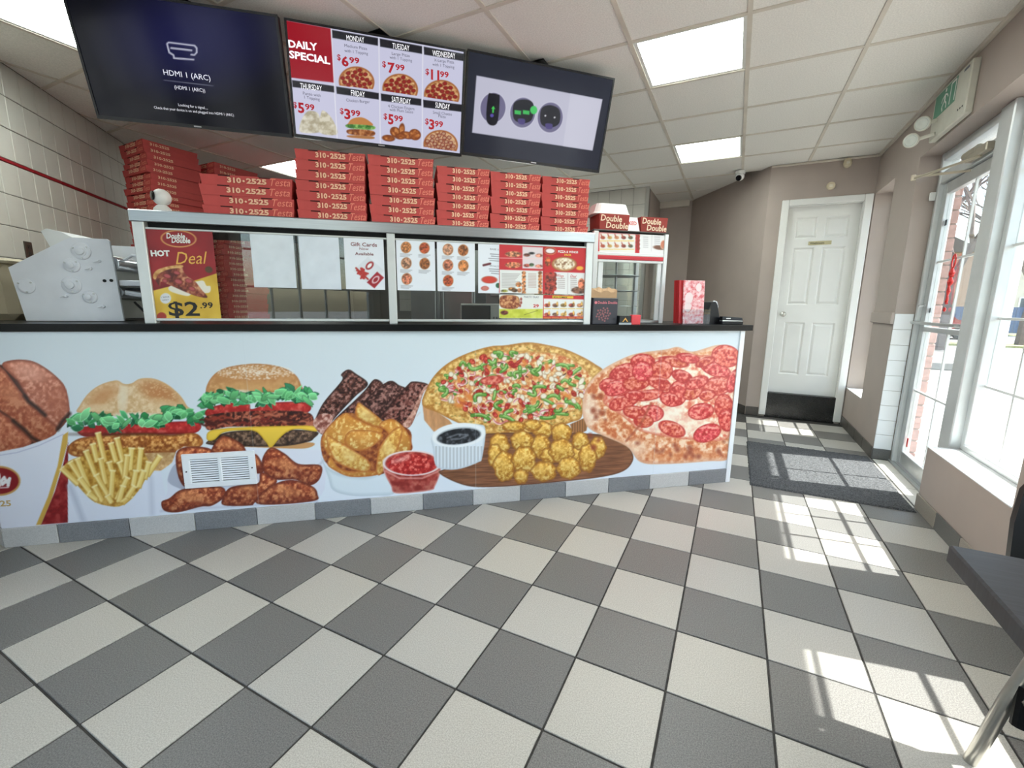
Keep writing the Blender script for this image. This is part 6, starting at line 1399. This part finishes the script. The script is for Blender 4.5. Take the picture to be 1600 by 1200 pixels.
    for k, w in enumerate(([(690, 590), (760, 550), (880, 560), (900, 600), (745, 640), (742, 780), (700, 720)], [(905, 545), (960, 488), (1040, 514), (1088, 556), (1080, 600), (910, 590)], [(1140, 600), (1170, 610), (1200, 690), (1150, 700)], [(1190, 622), (1240, 555), (1320, 590), (1400, 650), (1530, 660), (1522, 740), (1462, 776), (1380, 742), (1270, 742), (1200, 700)],
                           [(604, 872), (650, 850), (720, 800), (860, 778), (962, 788), (972, 840), (900, 892), (830, 900), (700, 932), (620, 922)], [(958, 852), (1000, 790), (1100, 770), (1168, 760), (1180, 700), (1240, 720), (1272, 762), (1150, 872), (1120, 892), (970, 892)], [(1150, 872), (1220, 790), (1350, 743), (1480, 780), (1512, 830), (1490, 866), (1250, 888)])):
        c = np.mean(w, 0); p.poly(S(B, w), (176, 88, 52), tex=(4.2, (124, 46, 28), (228, 152, 104), k + 1), edge=(104, 38, 24), ew=5, grad=(1.12, 0.85), blobs=BL(B, [(c[0] - 20, c[1] - 20, 90, 40, 0.3, (226, 150, 98), 0.55), (c[0] + 50, c[1] + 28, 70, 24, 0.2, (130, 50, 30), 0.5)]))
    # --- ribs
    R = m3
    for k, (w, c) in enumerate((([(48, 625), (110, 490), (240, 332), (235, 290), (285, 255), (340, 285), (422, 356), (330, 445), (190, 595), (112, 706), (60, 652)], (100, 56, 46)), ([(190, 602), (330, 470), (400, 400), (470, 322), (528, 372), (420, 470), (330, 575), (230, 600)], (92, 50, 42)), ([(400, 472), (560, 338), (640, 365), (682, 400), (570, 520), (520, 595), (430, 545)], (82, 48, 44)), ([(505, 595), (560, 520), (690, 370), (740, 338), (842, 360), (802, 420), (772, 522), (712, 652), (640, 645)], (124, 70, 62)))):
        p.poly(S(R, w), c, edge=(44, 22, 20), ew=4, tex=(3.2, (40, 18, 16), (176, 128, 118), k + 3))
        cx, cy = np.mean(w, 0)
        for q in range(16): x, y = cx + rp.gauss(0, 55), cy + rp.gauss(0, 50); p.line(S(R, [(x, y), (x + 22, y - 24)]), 1.4, (210, 170, 160), alpha=0.35 if rp.random() < 0.6 else 0.0, soft=1.2)
    p.poly(S(R, [(720, 560), (800, 395), (842, 360), (802, 430), (772, 522), (715, 650), (660, 640)]), (196, 142, 124), tex=(4, (150, 92, 78), (228, 184, 168), 3)); p.poly(S(R, [(40, 625), (110, 560), (180, 590), (112, 706)]), (184, 124, 110), tex=(4, (130, 70, 60), (224, 184, 172), 2))
    # --- wedges in a bowl
    p.poly(S(R, [(95, 862), (140, 935), (250, 985), (400, 1000), (540, 978), (610, 1110), (450, 1132), (300, 1130), (180, 1092), (145, 1000)]), (222, 233, 241), edge=(196, 210, 220), ew=6)
    p.poly(S(R, [(100, 830), (110, 700), (260, 560), (420, 590), (690, 660), (725, 760), (715, 830), (560, 960), (480, 985), (300, 985), (150, 920)]), (156, 82, 42), tex=(5, (120, 54, 30), (190, 120, 66), 2))
    for k, w in enumerate(([(100, 745), (160, 640), (260, 556), (330, 590), (440, 640), (525, 682), (400, 800), (260, 780), (240, 860), (160, 862)], [(335, 578), (350, 488), (400, 510), (522, 612), (490, 655), (400, 622)], [(500, 640), (560, 600), (620, 610), (690, 680), (722, 765), (700, 835), (610, 850), (560, 700)], [(140, 910), (165, 862), (215, 930), (300, 960), (470, 960), (475, 990), (300, 1000), (180, 950)],
                           [(258, 735), (300, 680), (400, 674), (500, 690), (527, 722), (450, 792), (360, 822), (280, 792)], [(132, 718), (200, 742), (300, 800), (420, 880), (442, 932), (400, 968), (280, 938), (180, 872)], [(478, 935), (500, 800), (580, 690), (640, 652), (662, 690), (620, 830), (520, 975), (485, 982)])):
        c = np.mean(w, 0); flesh = k in (5, 6, 1)
        p.poly(S(R, w), (234, 186, 98) if flesh else (214, 146, 66), edge=(186, 104, 44), ew=4, tex=(4, (206, 140, 62), (246, 216, 142), k + 2), grad=(1.08, 0.9), blobs=BL(R, [(c[0], c[1] - 10, 80, 50, 0.6, (246, 214, 140) if flesh else (228, 164, 84), 0.6)]))
    # --- ketchup bowl
    p.poly(S(R, [(528, 925), (560, 862), (640, 830), (750, 820), (860, 840), (918, 900), (926, 965), (890, 1062), (850, 1096), (620, 1116), (580, 1062), (540, 985)]), (182, 72, 64), edge=(222, 172, 168), ew=3, tex=(7, (150, 44, 40), (206, 110, 96), 4), grad=(1.05, 0.9))
    E(R, 728, 915, 172, 72, (192, 44, 42), tex=(4, (156, 26, 28), (236, 120, 108), 2)); E(R, 727, 905, 196, 84, (238, 222, 222), ring=0.9); p.line(S(R, [(545, 960), (640, 1010), (800, 1010), (915, 960)]), 1.8, (232, 164, 154), soft=1.5); E(R, 650, 880, 60, 14, (244, 200, 190), alpha=0.7, soft=3, rot=-0.3)
    # --- vegetable pizza
    Z = m4
    p.poly(S(Z, [(28, 320), (40, 420), (85, 475), (200, 470), (160, 420), (100, 380)]), (200, 148, 104), smooth=False, fn=lambda x, y, d, c: c * (0.88 + 0.24 * fbm(x, y * 0.3, 4, 2))[:, None])
    p.poly(S(Z, [(740, 440), (830, 400), (820, 470), (760, 500)]), (178, 122, 78), smooth=False, fn=lambda x, y, d, c: c * (0.85 + 0.15 * np.sin(x * 1.6))[:, None])
    p.poly(S(Z, [(30, 345), (60, 250), (110, 182), (180, 130), (270, 90), (360, 65), (430, 60), (540, 46), (640, 60), (720, 80), (800, 115), (860, 150), (898, 182), (850, 222), (802, 290), (797, 402), (740, 432), (580, 482), (340, 486), (200, 432), (100, 382)]), (220, 174, 96), edge=(180, 120, 54), ew=5, tex=(4.5, (184, 126, 58), (244, 210, 140), 5))
    for k in range(90):
        a = rp.uniform(0, 6.28); E(Z, 465 + 395 * math.cos(a) * rp.uniform(0.9, 1.0), 268 + 205 * math.sin(a) * rp.uniform(0.88, 1.0), 5, 3, (120, 110, 50), alpha=0.5)
    inner = [(108, 300), (140, 230), (200, 160), (270, 122), (380, 88), (500, 88), (620, 92), (690, 100), (760, 130), (832, 190), (850, 225), (800, 292), (792, 362), (650, 402), (560, 424), (400, 442), (300, 422), (190, 352), (120, 322)]
    p.poly(S(Z, inner), (228, 172, 110), edge=(200, 146, 76), ew=4, tex=(4, (206, 110, 66), (246, 222, 180), 8))
    def inside(x, y): return ((x - 470) / 345) ** 2 + ((y - 265) / 165) ** 2 < 1 and not (x > 640 and y > 395)
    for k in range(520):
        x, y = rp.uniform(120, 840), rp.uniform(92, 436)
        if not inside(x, y): continue
        a = rp.uniform(0, 6.28); L = rp.uniform(22, 78) * (0.7 + 0.5 * (y - 90) / 340); typ = rp.random() if k < 490 else 0.1; cv = rp.uniform(-30, 30)
        q = [(x + L * (s_ - 0.5) * math.cos(a) - cv * math.sin(a) * (1 - (2 * s_ - 1) ** 2), y + L * 0.6 * (s_ - 0.5) * math.sin(a) + cv * 0.6 * math.cos(a) * (1 - (2 * s_ - 1) ** 2)) for s_ in np.linspace(0, 1, 7)]
        if typ < 0.13:
            g = rp.uniform(-12, 26); p.line(S(Z, q), rp.uniform(4.4, 6.4), (104 + g, 158 + g, 66 + g), edge=(66, 116, 44)); p.line(S(Z, [(u_, v_ - 4) for u_, v_ in q[1:-1]]), 1.5, (186, 220, 150), soft=1.2)
        elif typ < 0.44: E(Z, x, y, rp.uniform(9, 20), rp.uniform(7, 14), (196, 56 + rp.uniform(-10, 30), 48), rot=a, edge=(150, 32, 30), ew=1.5, tex=(3, (160, 34, 32), (230, 110, 92), k))
        elif typ < 0.74: E(Z, x, y, rp.uniform(11, 24), rp.uniform(8, 14), (240, 230, 212), rot=a, edge=(186, 156, 120), ew=1.6)
        elif typ < 0.88: p.line(S(Z, q), 2.2, (216, 120, 132)); p.line(S(Z, [(u_, v_ + 5) for u_, v_ in q]), 1.2, (244, 222, 222))
        elif typ < 0.94: p.line(S(Z, q[:4]), 1.6, (84, 56, 40))
        else: E(Z, x, y, 22, 10, (228, 140, 70), rot=a * 0.3, soft=2)
    E(Z, 365, 228, 58, 22, (210, 92, 78), rot=-0.1, edge=(176, 54, 48), ew=2, tex=(4, (190, 60, 54), (236, 150, 130), 3))
    # --- wooden board, ramekin, nuggets
    def wood(x, y, d, c): return c * (0.7 + 0.6 * fbm(x * 0.12 + 0.3 * y, y * 1.5 + 0.05 * x, 2.6, 3))[:, None]
    p.poly(S(Z, [(110, 672), (160, 640), (300, 505), (400, 482), (700, 480), (900, 490), (980, 515), (1030, 560), (1044, 610), (1002, 662), (900, 692), (700, 716), (480, 736), (300, 742), (200, 722)]), (132, 86, 60), fn=wood, edge=(84, 52, 36), ew=2.5)
    p.poly(S(Z, [(77, 495), (82, 560), (96, 640), (150, 658), (220, 652), (300, 622), (318, 600), (334, 470), (300, 440), (150, 445)]), (226, 234, 242), fn=lambda x, y, d, c: c * np.where(y > 520 + 545 * 0.325, 0.92 + 0.08 * np.sin((x - 650) * 1.15), 1.0)[:, None], edge=(196, 208, 220), ew=4)
    E(Z, 205, 492, 129, 58, (238, 242, 246), rot=-0.1); E(Z, 206, 496, 108, 42, (190, 198, 206), rot=-0.12); E(Z, 206, 498, 104, 37, (46, 48, 54), rot=-0.12, tex=(5, (22, 24, 28), (104, 108, 116), 4))
    p.line(S(Z, [(150, 505), (200, 488), (250, 492), (210, 510), (170, 512)]), 1.8, (130, 134, 142), soft=1.5)
    for k, (x, y, rx, ry) in enumerate(((610, 468, 48, 44), (560, 445, 44, 30), (470, 450, 60, 26), (700, 482, 50, 50), (600, 545, 46, 60), (640, 592, 42, 42), (770, 592, 36, 45), (400, 540, 50, 58), (380, 592, 36, 60), (510, 520, 56, 50), (425, 642, 54, 74), (520, 612, 60, 68), (700, 568, 62, 60), (790, 520, 42, 45), (875, 552, 40, 54), (825, 602, 44, 70), (505, 690, 36, 38), (615, 666, 62, 50), (735, 650, 58, 55))):
        pts = [(x + rx * (1 + 0.06 * math.sin(5 * a + k) + 0.05 * math.sin(9 * a + k)) * math.cos(a), y + ry * (1 + 0.06 * math.sin(7 * a + 2 * k)) * math.sin(a)) for a in np.linspace(0, 6.28, 22, endpoint=False)]
        p.poly(S(Z, pts), (226, 170, 72), edge=(150, 92, 30), ew=4, tex=(3.2, (186, 122, 40), (250, 216, 132), k), grad=(1.1, 0.84), blobs=BL(Z, [(x - rx * 0.2, y - ry * 0.25, rx * 0.7, ry * 0.6, 0, (246, 202, 106), 0.55)]))
    # --- pepperoni pizza
    p.poly(S(Z, [(800, 352), (820, 260), (880, 190), (960, 140), (1060, 100), (1200, 80), (1260, 68), (1330, 90), (1460, 58), (1545, 95), (1552, 180), (1536, 330), (1512, 480), (1506, 602), (1400, 618), (1200, 631), (1080, 622), (1010, 545), (850, 472), (810, 422)]), (230, 164, 120), edge=(222, 176, 146), ew=6, tex=(5, (204, 112, 70), (248, 216, 186), 6), blobs=BL(Z, [(830, 380, 60, 90, 0, (246, 224, 204), 0.8), (1060, 560, 60, 60, 0, (248, 220, 192), 0.7), (1280, 590, 220, 30, 0, (220, 136, 84), 0.6)]))
    for k in range(60):
        x, y = rp.uniform(830, 1500), rp.uniform(180, 600)
        if (y > 515 and x > 1060) or (x < 925 and y > 300) or (930 < x < 1050 and 400 < y < 480): E(Z, x, y, rp.uniform(6, 15), rp.uniform(6, 16), (146, 60, 38), soft=2.5, alpha=0.75, rot=rp.uniform(0, 3))
    p.poly(S(Z, [(900, 322), (950, 222), (1050, 152), (1200, 112), (1350, 108), (1500, 108), (1546, 150), (1532, 350), (1500, 505), (1350, 515), (1200, 500), (1080, 472), (1040, 442), (990, 400), (930, 362)]), (242, 196, 166), edge=(216, 118, 92), ew=5, tex=(5, (226, 120, 98), (252, 238, 220), 5), blobs=BL(Z, [(1200, 410, 130, 50, -0.6, (250, 238, 220), 0.9), (1320, 440, 120, 60, 0, (250, 236, 216), 0.7), (1000, 240, 140, 90, -0.5, (216, 84, 76), 0.6)]))
    for k, (x, y, rx, ry) in enumerate(((1000, 190, 75, 40), (930, 250, 50, 34), (1090, 140, 60, 40), (1240, 140, 75, 25), (1440, 175, 80, 36), (970, 262, 70, 38), (1060, 240, 70, 38), (1180, 180, 55, 48), (1090, 185, 50, 50), (1170, 242, 60, 32), (1000, 332, 76, 36), (1120, 300, 76, 26), (1050, 300, 50, 24), (1260, 290, 46, 62), (1220, 320, 50, 34), (1330, 290, 52, 30), (1370, 378, 64, 40), (1130, 388, 62, 42), (1050, 382, 56, 32), (1230, 462, 68, 36), (1400, 482, 70, 42), (1450, 255, 74, 46), (1480, 355, 46, 62), (1490, 112, 70, 54), (1280, 210, 54, 30), (1350, 240, 60, 30), (1490, 420, 36, 56), (1095, 425, 48, 32), (1310, 122, 60, 24), (1525, 232, 28, 60), (1390, 140, 50, 22), (1400, 300, 40, 26))):
        c = (214 + (k % 3) * 8, 82 + (k % 4) * 9, 76 + (k % 3) * 8)
        p.ell(*Z(x, y), rx * 0.325, ry * 0.325, c, rot=0.18 * ((k % 5) - 2), edge=(184, 44, 44), ew=2.4, tex=(3.4, (188, 52, 52), (244, 156, 140), k))
        p.line(S(Z, [(x - rx * 0.5, y - ry * 0.55), (x, y - ry * 0.72), (x + rx * 0.5, y - ry * 0.55)]), 1.6, (248, 190, 176), soft=1.4, alpha=0.8)
    p.line(S(Z, [(1130, 340), (1080, 440), (1010, 520)]), 2.2, (168, 84, 60), soft=2)
    # panel seams
    for u in (-3.05, -1.83, -0.61):
        a = project(CW(u, 0, 0.1)); c = project(CW(u, 0, 1.07)); p.line([a, c], 0.7, (206, 218, 228), alpha=0.4)
mural = sheet('mural_print', painted('mural_vinyl', 0.32), front, -4.213, -0.03, 0.101, ZT0 - 0.001, 0.0036, (220, 230, 240), paint_mural, counter)
b = MB(); text(b, front, '25', m1(2, 970), m1(60, 968), h=(0, -9), bold=0.03); b.build('gold_lettering', mat('dull_gold_ink', (196, 166, 112), 0.5), counter)
